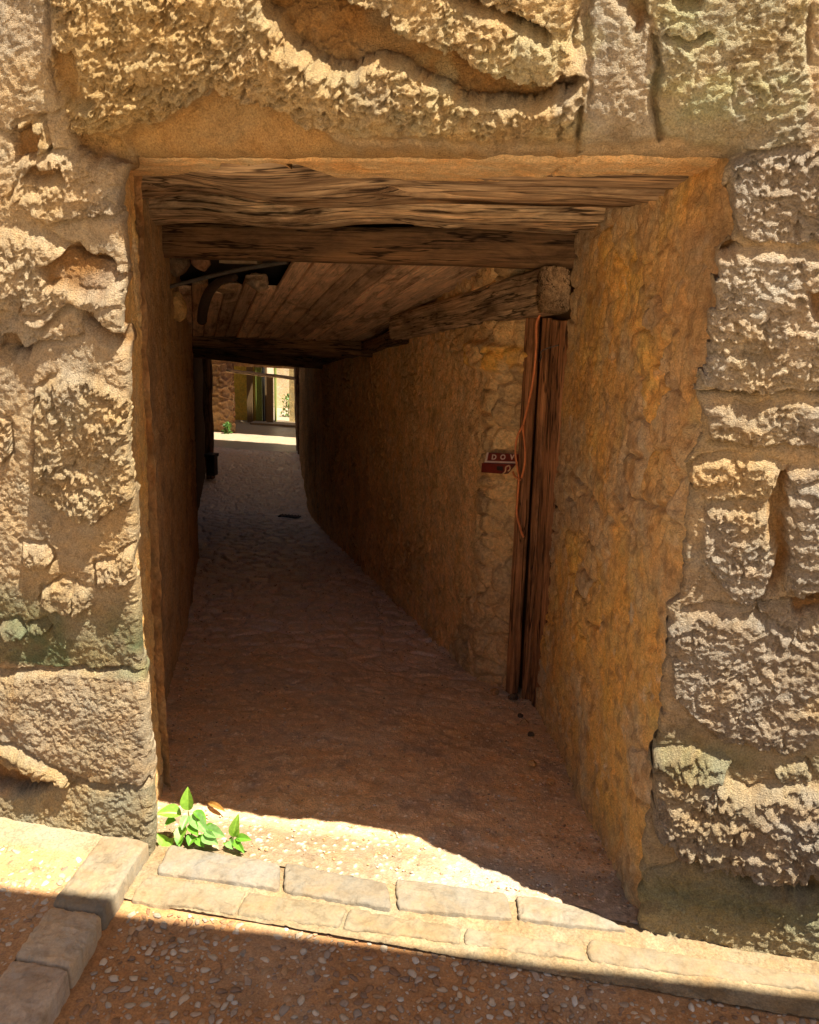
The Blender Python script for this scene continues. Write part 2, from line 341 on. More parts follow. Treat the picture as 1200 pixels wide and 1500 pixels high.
def face_height(X, Z, det=True):
    wx = X + .015 * fbm(X, Z, 0, .07, 5, 3, .62); wz = Z + .015 * fbm(X, Z, 7, .07, 5, 5, .62)
    h = .008 * fbm(X, Z, 0, .45, 3, 11); R = .15 + 0 * X; P = .06 + .12 * ss(0, .5, fbm(X, Z, 0, .2, 3, 15)); col = np.zeros(X.shape + (3,)) + np.array(CREAM)
    for poly, H, r, p, c, e in BL:
        q = FP(poly); xs_ = [a[0] for a in q]; zs_ = [a[1] for a in q]
        sub = (X > min(xs_) - .06) & (X < max(xs_) + .06) & (Z > min(zs_) - .06) & (Z < max(zs_) + .06)
        d = sdf(wx[sub], wz[sub], q); m = ss(-e, e, d) ; dome = ss(0, .07, d) * .35 + .65
        h[sub] += m * H * dome - .010 * np.exp(-((d + .5 * e) / .0055) ** 2) * ss(-.25, .15, fbm(X[sub], Z[sub], 60, .08, 3, 29)); R[sub] = R[sub] * (1 - m) + r * m; P[sub] = P[sub] * (1 - m) + p * m; col[sub] = mixc(col[sub], m * .9, c)
    out = np.maximum(np.maximum(ss(-.50, -.62, X), ss(1.90, 2.0, X)), ss(2.32, 2.42, Z)); w1, w2, wi = worley((wx + .35 * np.floor(wz / .3)) / .42, wz / .30, 77)
    mo = out * ss(.06, .13, w2 - w1); h += mo * .012 * (.6 + .8 * wi); R = R + mo * .55; P = P + mo * .3; col = mixc(col, mo * .6, YEL); col = mixc(col, mo * ss(.4, .8, wi), GREY)
    for poly, D in CAV:
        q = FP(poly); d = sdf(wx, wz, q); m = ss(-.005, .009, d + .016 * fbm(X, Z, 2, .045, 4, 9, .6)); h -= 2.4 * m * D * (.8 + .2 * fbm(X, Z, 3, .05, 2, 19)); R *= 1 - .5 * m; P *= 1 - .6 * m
        col = mixc(col, m * .9, (.36, .18, .05))  # cavity soil colour darkened to paint in the shade of the hollows
    for pts, D in CRK:
        d = dline(wx, wz, FP(pts)); h -= 2.2 * D * np.exp(-(d / .006) ** 2)
    right = ss(1.3, 1.42, X) * (1 - ss(1.9, 2.0, Z))
    # weathering: lumps, horizontal delamination, honeycomb pits
    lum = ridge(wx, wz * (1 + .9 * right), 1, .075, 4, 21)
    lay = ridge(wx * .55, wz * 1.6, 4, .055, 4, 25)
    h += R * (.006 * lum * (1 - .5 * right) + .0055 * lay * (.35 + .8 * right))
    h += (.25 + .75 * R) * .011 * fbm(wx, wz, 50, .15, 3, 27) + .003 * fbm(X, Z, 51, .06, 4, 28, .65)
    h += R * .0055 * fbm(X, Z, 8, .022, 4, 31, .72)
    crv = ss(.70, .97, ridge(wx, wz * 1.5, 31, .075, 1, 33)) * ss(-.2, .3, fbm(X, Z, 32, .12, 2, 34)); h -= R * .008 * crv
    crv = ss(.74, .97, ridge(wx, wz * 1.3, 37, .032, 1, 35)) * ss(-.1, .3, fbm(X, Z, 36, .08, 2, 36)); h -= R * .0045 * crv
    f1, f2, _ = worley(wx / .026 + .4 * fbm(X, Z, 2, .03, 2, 41), wz / .021, 5); g1, g2, _ = worley(wx / .0125, wz / .0105, 6)
    pm = ss(-.35, .35, fbm(X, Z, 5, .09, 3, 45))
    h -= P * (.25 + .75 * pm) * (.019 * (1 - ss(.16, .40, f1)) * (.4 + .6 * ss(-.2, .4, fbm(X, Z, 15, .05, 2, 46))) + .0085 * (1 - ss(.18, .40, g1)) * ss(-.3, .3, fbm(X, Z, 16, .04, 2, 48)))
    h -= (.3 + .9 * P) * .0035 * (1 - ss(.1, .4, g1)) * ss(-.1, .4, fbm(X, Z, 6, .12, 2, 47))
    h += .0016 * fbm(X, Z, 9, .011, 2, 51)
    # colour: surface deposits (lichen, iron, soot stain)
    n = fbm(X, Z, 11, .25, 4, 61, .6); n2 = fbm(X, Z, 14, .09, 4, 63, .6)
    col = mixc(col, .55 * ss(.05, .5, n), YEL); col = mixc(col, .5 * ss(.1, .5, -n), GREY); col = mixc(col, .45 * ss(.15, .6, n2), PALE)
    gl = ss(.555, .575, Z) * (1 - ss(.68, .90, Z + .10 * n)) * (1 - ss(.0, .3, X)) * (.6 + .4 * ss(-.2, .1, fbm(X, Z, 18, .15, 3, 66))); col = mixc(col, 1.0 * gl * (.9 + .5 * n2), GRN)
    gr_ = ss(1.36, 1.42, X) * (np.exp(-((Z - .56) / .05) ** 2) + np.exp(-((Z - .14) / .07) ** 2)); col = mixc(col, .6 * gr_ * ss(-.5, .4, n), GRN); col = mixc(col, .6 * ss(.15, .5, -n2), (.33, .25, .15))
    gt = ss(1.15, 1.3, X) * ss(1.98, 2.04, Z) * ss(-.1, .3, n2); col = mixc(col, .6 * gt, (.46, .46, .22))
    gt = ss(.4, .9, X) * ss(1.95, 2.0, Z) * (1 - ss(1.1, 1.3, X)) * ss(0, .3, n2); col = mixc(col, .45 * gt, (.56, .50, .26))
    og = ss(1.93, 1.99, Z) * np.exp(-((X - .05) / .28) ** 2) * ss(-.3, .3, n); col = mixc(col, .6 * og, (.62, .40, .14))
    # the worn hollow above the lintel's left half is orange and hollowed back
    hol = sdf(wx, wz, FP([(170, 196), (250, 172), (305, 146), (318, 126), (350, 146), (400, 160), (440, 184), (520, 206), (700, 212), (850, 216), (850, 235), (170, 240)]))
    hm = ss(-.004, .010, hol); h -= hm * .030 * (1 - .3 * ss(.5, 1.2, X)); col = mixc(col, hm * .8, (.58, .35, .13))
    return h, col

def edge_round(X, Z):
    ins = ss(-.06, 0, X) * (1 - ss(1.46, 1.40, X) * 0)
    dl = np.where(Z < zt, np.abs(X - xs[IL]), np.hypot(X - xs[IL], Z - zt)); dr = np.where(Z < zt, np.abs(X - xs[IR]), np.hypot(X - xs[IR], Z - zt))
    dt = np.where((X > xs[IL]) & (X < xs[IR]), np.abs(Z - zs[KT]), 9)
    d = np.minimum(np.minimum(dl, dr), dt)
    top = np.where((X > xs[IL]) & (X < xs[IR]), np.abs(Z - zs[KT]), np.hypot(Z - zs[KT], np.maximum(xs[IL] - X, X - xs[IR])))
    return (np.exp(-d / .007)) * .014 + .05 * np.exp(-top / .028)

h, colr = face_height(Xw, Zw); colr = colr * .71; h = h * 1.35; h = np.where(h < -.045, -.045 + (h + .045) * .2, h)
fade = 1 - ss(2.4, 3.0, Z) * .5
Yf = -h * fade + edge_round(X, Z)
amt = np.clip(h, -.02, .05)
dtop = np.hypot(Z - zs[KT], np.maximum(0, np.maximum(xs[IL] - X, X - xs[IR])))
Zf = Zw - 1.1 * amt * ss(.0, .07, dtop)
P3 = np.stack([Xw, Yf, Zf], -1)
hole = np.zeros((len(xs) - 1, len(zs) - 1), bool); hole[IL:IR, :KT] = True
V = P3.reshape(-1, 3); F = gridF(len(xs), len(zs), ~hole); C_ = colr.reshape(-1, 3)
# arris returns into the opening
idx = np.arange(len(xs) * len(zs)).reshape(len(xs), len(zs))
loop = np.concatenate([idx[IL, :KT + 1], idx[IL + 1:IR + 1, KT], idx[IR, :KT][::-1]])
base = V[loop]; nrm = np.zeros_like(base); nL = KT + 1; nT = IR - IL
nrm[:nL, 0] = -1; nrm[nL:nL + nT, 2] = 1; nrm[nL + nT:, 0] = 1
rings = [loop]; vs = [V]; cs = [C_]; cnt = len(V)
for k, (dy, dn) in enumerate([(.006, -.001), (.016, 0.0), (.030, .004), (.05, .014), (.09, .05)]):
    q = base + nrm * dn; q[:, 1] = base[:, 1] + dy
    q += nrm * (.003 * fbm(base[:, 0], base[:, 2], dy, .02, 3, 71))[:, None]
    vs.append(q); cs.append(C_[loop]); rings.append(np.arange(cnt, cnt + len(loop))); cnt += len(loop)
for a, b in zip(rings[:-1], rings[1:]):
    F = np.concatenate([F, np.stack([b[:-1], b[1:], a[1:], a[:-1]], -1)])
house = thing('old_stone_house', (.7, .1, 0), 'weathered honey coloured stone house front pierced by the low passage opening', 'building')
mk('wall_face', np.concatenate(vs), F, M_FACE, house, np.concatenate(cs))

def sheet(name, P, N, hgt, col, mat, parent, flip=False, wrap=False):
    """P,N (nu,nv,3); displaced along N by hgt"""
    Q = P + N * hgt[..., None]; F = gridF(P.shape[0], P.shape[1], wrap=wrap)
    if flip: F = F[:, ::-1].copy()
    return mk(name, Q, F, mat, parent, np.broadcast_to(col, P.shape).reshape(-1, 3))

# jambs: orange plaster over stone, right one deep and splayed
def jamb_h(U, Zz, s):
    wu = U + .012 * fbm(U, Zz, 0, .06, 3, s); wz = Zz + .012 * fbm(U, Zz, 4, .06, 3, s + 2)
    h = .018 * fbm(U, Zz, 1, .35, 4, s + 4) + .005 * ridge(wu, wz, 0, .09, 4, s + 6) + .005 * fbm(U, Zz, 2, .025, 3, s + 9, .6)
    f1, f2, idn = worley(wu / .16, wz / .12, s); ex = ss(.05, .45, fbm(U, Zz, 6, .4, 3, s + 12))
    h += ex * (.018 * ss(.02, .16, f2 - f1) - .012)
    for zj, wv in ((1.36, .03), (.98, .02), (.62, .03), (.30, .02)): h -= .010 * np.exp(-((Zz - zj - wv * vn(U * 3, zj, 0, s)) / .010) ** 2) * ss(-.2, .2, fbm(U, Zz, zj, .3, 2, s + 31))
    c1, c2, _ = worley(wu / .055, wz / .06, s + 3); h -= .012 * (1 - ss(.08, .42, c1)) * ss(.1, .4, fbm(U, Zz, 19, .2, 3, s + 33)); h += .004 * fbm(U, Zz, 33, .012, 3, s + 35, .7)
    g1, g2, _ = worley(wu / .03, wz / .03, s + 1); h -= .006 * (1 - ss(.1, .4, g1)) * ss(0, .5, fbm(U, Zz, 9, .15, 3, s + 15))
    col = np.zeros(U.shape + (3,)) + np.array((.62, .37, .125))
    n = fbm(U, Zz, 20, .22, 4, s + 20, .6); n2 = fbm(U, Zz, 23, .07, 4, s + 22, .6)
    col = mixc(col, .75 * ss(.05, .4, n), (.52, .38, .22)); col = mixc(col, .7 * ss(.05, .35, -n), (.66, .40, .10)); col = mixc(col, .7 * ss(.25, .6, n2), (.60, .50, .36)); col = mixc(col, .6 * ss(.3, .6, -n2), (.30, .18, .08))
    col = mixc(col, ex * ss(.2, .9, idn) * .6, (.42, .36, .28)); n3 = fbm(U, Zz, 29, .5, 3, s + 41); col = mixc(col, .65 * ss(.0, .35, n3), (.44, .33, .21)); col = mixc(col, .6 * ss(.12, .4, fbm(U, Zz, 39, .045, 3, s + 43)), (.28, .17, .08))
    return h, col
def vstrip(p, q, z0, z1, step, inward):
    """vertical sheet from plan point p to q; N points to `inward` side"""
    p = np.array(p, float); q = np.array(q, float); L = np.linalg.norm(q - p); t = np.arange(0, L + step, step) / L; t = t / t[-1]
    z = np.arange(z0, z1 + step, step); T, Zz = np.meshgrid(t, z, indexing='ij')
    P = np.stack([p[0] + (q[0] - p[0]) * T, p[1] + (q[1] - p[1]) * T, Zz], -1); d = (q - p) / L; n = np.array([d[1], -d[0]]) * inward
    N = np.zeros_like(P); N[..., 0] = n[0]; N[..., 1] = n[1]
    return P, N, T * L, Zz
P, N, U, Zz = vstrip((1.424, .04), (1.127, 1.60), -.35, 2.08, .0055, -1); N[..., 1] = 0
hh, cc = jamb_h(U, Zz, 200)
hh += -.026 + .036 * ss(0, .12, U) ; hh = hh * (1 - ss(1.56, 1.62, U)) - .05 * ss(1.56, 1.62, U)
hh += np.interp(U[:, 0], [0, .03, .07, .3], [-.05, -.018, .0, 0])[:, None]
cc = mixc(cc, (1 - ss(0, .10, U)) * .4, CREAM)
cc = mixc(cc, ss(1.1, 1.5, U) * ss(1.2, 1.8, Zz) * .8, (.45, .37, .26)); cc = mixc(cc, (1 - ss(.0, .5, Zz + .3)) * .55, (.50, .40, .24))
cc = mixc(cc, .6 * ss(1.2, 1.75, Zz) * (1 - ss(.10, .32, U + .12 * fbm(U, Zz, 71, .15, 3, 801))), (.26, .15, .07)); cc = mixc(cc, .55 * ss(.05, .4, fbm(U, Zz, 73, .28, 5, 803, .6)) * ss(.6, 1.2, Zz), (.34, .21, .10))  # upper street edge painted dark brown for the shadow of the overhanging face
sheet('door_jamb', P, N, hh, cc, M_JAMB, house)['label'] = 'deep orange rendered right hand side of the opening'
P, N, U, Zz = vstrip((-.036, .05), (-.2, .43), -.2, 2.08, .0055, 1); N[..., 1] = 0
hh, cc = jamb_h(U, Zz, 260); hh *= .8
hh += np.interp(U[:, 0], [0, .03, .07, .38, .415, .44], [-.05, -.012, .004, .012, .0, -.06])[:, None]
cc = mixc(cc, .45 + 0 * U, (.55, .38, .17))
sheet('door_jamb', P, N, hh, cc, M_JAMB, house, flip=True)['label'] = 'narrow plastered left hand side of the opening'

# plastered soffit band of the lintel
def soffit():
    bp = [(205, 262), (240, 263), (270, 259), (300, 252), (322, 250), (328, 234), (340, 230), (352, 244), (368, 246), (380, 232), (404, 234), (430, 250), (500, 262), (600, 268), (700, 269), (800, 270), (990, 272)]
    B = []
    for a, b in bp:
        r = W(a, b); q = CAM + r * ((1.945 - CAM[2]) / r[2]); B.append((q[0], q[1]))
    B.sort(); bx = np.array(B)
    x = np.arange(-.25, 1.46, .0055); t = np.linspace(0, 1, 95); Xx, T = np.meshgrid(x, t, indexing='ij')
    yb = np.maximum(.19, np.interp(Xx, bx[:, 0], bx[:, 1])) + .012 * fbm(Xx, 0, 0, .04, 3, 301)
    Y = .12 + (yb - .12) * T
    h = .007 * fbm(Xx, Y, 0, .2, 4, 305) + .004 * ridge(Xx * .5, Y, 0, .05, 4, 308) + .002 + .05 * np.exp(-T / .05) + .05 * ss(.965, 1, T)
    d = dline(Xx, Y, [(1.02, .35), (1.06, .2), (1.12, .12), (1.2, .03)]); h += .01 * np.exp(-(d / .004) ** 2)
    n = fbm(Xx, Y, 3, .25, 4, 310, .6); col = np.zeros(Xx.shape + (3,)) + np.array((.60, .42, .22))
    col = mixc(col, .6 * ss(0, .4, n), (.64, .48, .28)); col = mixc(col, .6 * ss(.05, .4, -n), (.60, .38, .17)); col = mixc(col, .6 * ss(1.25, 1.35, Xx), (.58, .35, .14))
    P = np.stack([Xx, Y, 1.945 + 0 * Xx], -1); N = np.zeros_like(P); N[..., 2] = 1
    sheet('lintel', P, N, h, col, M_JAMB, house)['label'] = 'smooth plaster underside above the opening with its back edge broken away'
soffit()

def prism(name, plan, z0, z1, mat, parent=None, **k):
    """solid from plan polygon; z0,z1 numbers or lists per corner"""
    n = len(plan); z0 = [z0] * n if np.isscalar(z0) else z0; z1 = [z1] * n if np.isscalar(z1) else z1
    V = [(x, y, z0[i]) for i, (x, y) in enumerate(plan)] + [(x, y, z1[i]) for i, (x, y) in enumerate(plan)]
    F = [list(range(n))[::-1], list(range(n, 2 * n))] + [[i, (i + 1) % n, n + (i + 1) % n, n + i] for i in range(n)]
    return mk(name, V, F, mat, parent, smooth=False, **k)

# wall fill behind the faces: left block, right block, storey above
LW = [(-.26, .46), (-1.00, 2.30), (-1.84, 4.25), (-1.97, 4.45), (-2.88, 6.40), (-5.52, 12.55)]
RWP = [(.985, 1.80), (.80, 1.905), (.752, 1.99), (-.34, 4.235), (-1.742, 7.14), (-3.76, 12.85)]
prism('wall_core', [(-3.3, .20), (-.16, .20), (-.32, .50)] + [(x - .07, y) for x, y in LW[1:]] + [(-8.6, 12.5)], -2.6, 6.2, M_CORE, house)
prism('wall_core', [(1.54, .20), (4.9, .20), (3.6, 11.9), (-3.42, 11.9), (-1.66, 7.17), (.84, 2.04), (1.06, 1.90), (1.30, 1.62)], -2.6, 9.5, M_CORE, house)
prism('wall_core', [(-3.42, 11.9), (3.6, 11.9), (3.6, 12.8), (-3.66, 12.8)], -2.6, 1.0, M_CORE, house)
prism('wall_core', [(-.35, .20), (1.7, .20), (1.2, 1.9), (-1.05, 1.9)], 2.10, 6.2, M_GAPSHADE, house)
prism('wall_core', [(-1.15, 1.9), (1.45, 1.9), (-.2, 4.4), (-2.2, 4.4)], [1.93, 1.93, 1.46, 1.46], 6.2, M_GAPSHADE, house)
prism('wall_core', [(-2.3, 4.4), (-.1, 4.4), (-1.4, 6.9), (-3.6, 6.9)], [1.42, 1.42, 1.20, 1.20], 6.2, M_CORE, house)

# ------------------------------------------------------------------ passage walls
def rubble(U, Zz, s, cw=.20, ch=.13, plaster=.5, dark=0.0):
    wu = U + .03 * fbm(U, Zz, 0, .15, 3, s); wz = Zz + .03 * fbm(U, Zz, 4, .15, 3, s + 2)
    f1, f2, idn = worley(wu / cw, wz / ch, s); st = ss(.03, .25, f2 - f1); pl = ss(-.15, .25, fbm(U, Zz, 8, .55, 3, s + 4) + plaster * .8 - .3)
    h = .035 * st * (1 - .85 * pl) + .02 * fbm(U, Zz, 1, .5, 3, s + 6) + .010 * ridge(wu, wz, 2, .07, 4, s + 8) * (.5 + .5 * (1 - pl)) + .014 * fbm(U, Zz, 3, .035, 3, s + 9)
    col = np.zeros(U.shape + (3,)) + np.array((.76, .51, .26)); n = fbm(U, Zz, 12, .3, 4, s + 12, .6); n2 = fbm(U, Zz, 15, .1, 4, s + 14, .6)
    sc_ = np.stack([.30 + .22 * idn, .20 + .15 * idn, .10 + .09 * idn], -1); col = col * pl[..., None] + sc_ * (1 - pl[..., None])
    col = mixc(col, .6 * ss(.1, .5, n), (.52, .33, .14)); col = mixc(col, .6 * ss(.1, .5, -n), (.28, .20, .13)); col = mixc(col, .5 * ss(.25, .6, n2), (.50, .42, .30)); col = mixc(col, .6 * ss(.25, .6, -n2), (.16, .11, .07))
    return h, col * (1 - dark)
def wall_run(name, pts, zfun, step, inward, parent, flip, fn, mat):
    Ps = []; L0 = 0
    for k, (a, b) in enumerate(zip(pts[:-1], pts[1:])):
        a = np.array(a); b = np.array(b); L = np.linalg.norm(b - a); nn = max(2, int(L / (step * (1 + .12 * a[1])))); t = np.linspace(0, 1, nn, endpoint=(k == len(pts) - 2))
        for q in t: Ps.append((*(a + (b - a) * q), L0 + L * q))
        L0 += L
    Ps = np.array(Ps); d = np.gradient(Ps[:, :2], axis=0); d /= np.linalg.norm(d, axis=1)[:, None]; n = np.stack([d[:, 1], -d[:, 0]], 1) * inward
    zz = np.linspace(0, 1, int(2.3 / step)); z0, z1 = zfun(Ps[:, 1])
    Zz = z0[:, None] + (z1 - z0)[:, None] * zz[None, :]; U = np.repeat(Ps[:, 2:3], len(zz), 1)
    P = np.stack([np.repeat(Ps[:, :1], len(zz), 1), np.repeat(Ps[:, 1:2], len(zz), 1), Zz], -1); N = np.zeros_like(P); N[..., 0] = n[:, 0:1]; N[..., 1] = n[:, 1:2]
    h, c = fn(U, Zz, P)
    return sheet(name, P, N, h, c, mat, parent, flip)
def wall_top(y): return np.where(y > 6.75, 3.4, ceil_z(y) + .06)
def ceil_z(y): return np.interp(y, [0, 1.7, 1.9, 4.3, 6.5, 12.6], [2.06, 2.0, 1.90, 1.42, 1.25, .62])

rw = thing('passage_wall', (-1.2, 6.2, -1), 'long ochre rubble wall on the right of the passage, behind the timber door', 'wall')
def fR(U, Zz, P):
    h, c = rubble(U, Zz, 400, .10, .075, .62); c = mixc(c, .55 * ss(.12, .4, fbm(U, Zz, 61, .06, 4, 455, .6)), (.20, .13, .07)); h = h * .5; c = c * .6 + .4 * np.array((.82, .53, .23))
    U0 = U; h -= .06 * (1 - ss(0, .05, U)); U = U - .22
    # exposed stone quoin next to the door, plaster lost
    q = 1 - ss(.10, .22, U + .05 * fbm(U, Zz, 3, .12, 3, 431) - .25 * ss(.2, -.3, Zz) + .03)
    wu = U + .02 * fbm(U, Zz, 0, .08, 3, 440); wz = Zz + .018 * fbm(U, Zz, 0, .1, 3, 441); f1, f2, idn = worley(wu / .15, wz / .105, 444)
    h = h * (1 - q) + q * (.03 * ss(.03, .22, f2 - f1) + .012 * ridge(wu, wz, 0, .05, 3, 446) - .02)
    c2 = np.stack([.40 + .30 * idn, .28 + .20 * idn, .15 + .08 * idn], -1); c = c * (1 - q[..., None]) + c2 * q[..., None]
    k = ss(.01, .04, .09 - np.abs(Zz - 1.40) - .03 * np.abs(U - .1)) * (1 - ss(.28, .36, U)); h += .045 * k; c = mixc(c, k * ss(-.2, .3, fbm(U, Zz, 1, .1, 3, 447)), (.72, .42, .10))
    lo = q * (1 - ss(.35, .6, Zz)); c = mixc(c, lo * .7, (.52, .36, .20))
    return h, c
pier = [(.985, 1.83)] 
wall_run('wall_face', RWP, lambda y: (zf(y) - .15, wall_top(y)), .009, -1, rw, False, fR, M_WALL)
lw = thing('passage_wall', (-2.5, 6.2, -1), 'dark rough wall along the left side of the passage', 'wall')
def fL(U, Zz, P):
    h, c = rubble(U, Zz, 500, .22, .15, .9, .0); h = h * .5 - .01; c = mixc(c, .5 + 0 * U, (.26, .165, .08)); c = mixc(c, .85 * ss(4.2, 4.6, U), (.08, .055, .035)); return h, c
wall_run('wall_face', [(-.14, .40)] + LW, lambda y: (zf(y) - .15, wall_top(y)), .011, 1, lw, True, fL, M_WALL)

# ------------------------------------------------------------------ timber
def grid_beam(name, P0, P1, w, hgt, mat, parent=None, seed=0, rough=.006, step=.012, up=(0, 0, 1), split=0.0, taper=0, nsec=44, bend=0, label=None):
    """hewn timber: rounded rectangular section swept along P0-P1, split along the grain"""
    P0 = np.array(P0, float); P1 = np.array(P1, float); d = P1 - P0; L = np.linalg.norm(d); d /= L
    upv = np.array(up, float); sx = np.cross(d, upv); sx /= np.linalg.norm(sx); uz = np.cross(sx, d)
    n = max(6, int(L / step)); l = np.linspace(0, L, n)
    a = np.linspace(0, 2 * np.pi, nsec, endpoint=False); e = 5.0
    ca = np.cos(a); sa = np.sin(a); r = (np.abs(ca) ** e + np.abs(sa) ** e) ** (-1 / e); cx = ca * r * w / 2; cz = sa * r * hgt / 2
    Lg, A = np.meshgrid(l, np.arange(nsec), indexing='ij'); CX = cx[A]; CZ = cz[A]
    nl = Lg * 3 + seed * 3.1
    dsp = rough * (fbm(nl, CX * 22 + seed, CZ * 22, 1.0, 3, seed) * 1.2 + .8 * ridge(nl * .6, CX * 50, CZ * 50 + seed, 1.0, 3, seed + 5))
    if split: dsp -= split * ss(.72, .95, ridge(nl * .35, CX * 28, CZ * 28 + seed, 1.0, 1, seed + 9))
    rad = np.hypot(CX, CZ) + 1e-9; f = 1 + dsp / rad; tp = 1 - taper * (Lg / L)
    off = bend * np.sin(np.pi * Lg / L) + rough * 1.5 * vn(Lg * 2.5, seed, 0, seed)
    Q = P0 + d * Lg[..., None] + sx * (CX * f * tp)[..., None] + uz * (CZ * f * tp + off)[..., None]
    V = Q.reshape(-1, 3); F = gridF(n, nsec, wrap=True).tolist()
    F = [f_[::-1] for f_ in F]
    F.append(list(range(nsec))); F.append([(n - 1) * nsec + i for i in range(nsec)][::-1])
    gr = np.stack([Lg + seed * 1.7, CX + seed * .37, CZ], -1).reshape(-1, 3)
    me = mk(name, V, F, mat, parent, gr=gr, off=None if parent else tuple((P0 + P1) / 2))
    if label: me['label'] = label
    return me

GB = 'timber beams across the passage'
tag(grid_beam('timber_beam', (-.60, .73, 2.045), (1.42, .60, 2.035), .70, .17, M_BEAM, seed=3, rough=.014, split=.030, nsec=130),
    'broad split and weathered timber beam directly behind the plaster lintel', 'beam', GB)
tag(grid_beam('timber_beam', (-.85, 1.45, 1.985), (1.38, 1.25, 1.975), .30, .11, M_BEAM3, seed=8, rough=.012, split=.020, nsec=90),
    'thinner cracked pale timber beam between a wide dark gap and the squared brown beam', 'beam', GB)
tag(grid_beam('timber_beam', (-1.0, 1.84, 1.885), (1.22, 1.68, 1.872), .13, .155, M_BEAM2, seed=15, rough=.003, nsec=60),
    'squared dark brown timber beam hanging lowest, at the near end of the ceiling boards', 'beam', GB)
tag(grid_beam('timber_beam', (.45, 1.58, 1.958), (1.20, 1.54, 1.930), .05, .028, M_BEAM, seed=17, rough=.002, nsec=30),
    'short pale batten fixed on the right end of the squared brown beam', 'batten')
tag(grid_beam('timber_beam', (-2.30, 4.36, 1.335), (-.22, 4.26, 1.305), .12, .12, M_BEAM2, seed=21, rough=.005), 'dark beam at the far end of the ceiling boards', 'beam', GB)
tag(grid_beam('timber_beam', (-2.6, 5.05, 1.25), (-.6, 4.95, 1.225), .14, .10, M_BEAM2, seed=23, rough=.005), 'slim dark beam just beyond the far end of the ceiling boards', 'beam', GB)
tag(grid_beam('timber_beam', (-3.3, 6.50, 1.09), (-1.25, 6.40, 1.04), .20, .15, M_BEAM2, seed=26, rough=.006), 'lowest dark beam framing the bright far end of the passage', 'beam', GB)
# timber plate above the door on the right
grid_beam
tag(grid_beam('wall_plate', (1.045, 1.60, 1.705), (.06, 3.27, 1.49), .16, .19, M_BEAM, seed=31, rough=.004, split=.008, nsec=60, taper=.2),
    'long sooty timber plate sloping along the top of the right wall above the door', 'beam')
tag(grid_beam('wall_plate', (.10, 3.25, 1.44), (-1.52, 6.5, 1.03), .08, .09, M_BEAM2, seed=35, rough=.006, nsec=40),
    'thin timber strip along the top of the right wall towards the far end', 'beam')

# ceiling boards
ceil = thing('board_ceiling', (-.5, 3.1, 1.7), 'ceiling of old bare boards running lengthwise over the passage, its near left corner broken', 'ceiling')
NB = 20
for i in range(NB):
    t0 = (i + .5) / NB
    near = np.array([-1.02 + (1.16 + 1.02) * t0, 1.86]); far = np.array([-2.16 + (-.30 + 2.16) * t0, 4.34])
    s0 = 0.0
    if near[0] < -.16: s0 = [.33, .30, .34, .27, .36, .30, .22, .30][i % 8]
    d = far - near; P0 = near + d * s0
    zz = lambda y: 1.865 - .208 * (y - 1.86)
    w0 = 2.18 / NB * (1 - s0) + 1.86 / NB * s0; w1 = 1.86 / NB
    L = np.linalg.norm(far - P0); n = 40; l = np.linspace(0, 1, n); sec = [(-.5, .5), (.5, .5), (.5, -.5), (.44, -.75), (-.44, -.75), (-.5, -.5)]
    V = []; G = []; jt = random.uniform(-.004, .004); tw = random.uniform(-.004, .004)
    dn = d / np.linalg.norm(d); sd_ = np.array([dn[1], -dn[0]])
    for q in l:
        c = P0 + (far - P0) * q; w = (w0 + (w1 - w0) * q) - .014; bow = .004 * float(vn(q * 3, i * 7.7, 0, 5)) + jt
        for k, (a, b) in enumerate(sec):
            ww = a * w; rag = 0
            if q == 0 and s0: rag = .05 * float(vn(a * 3, i * 3.3, b, 9))
            V.append((c[0] + sd_[0] * ww + dn[0] * rag, c[1] + sd_[1] * ww + dn[1] * rag, zz(c[1]) + b * .02 + bow + tw * a)); G.append((q * L + i * 2.3, ww + i * .61, b * .02))
    F = gridF(n, 6, wrap=True).tolist(); F = [f_[::-1] for f_ in F] + [list(range(6)), [(n - 1) * 6 + k for k in range(6)][::-1]]
    mk('board', V, F, M_PLANKS[(i * 7 + i // 3) % 4], ceil, gr=G, smooth=False)

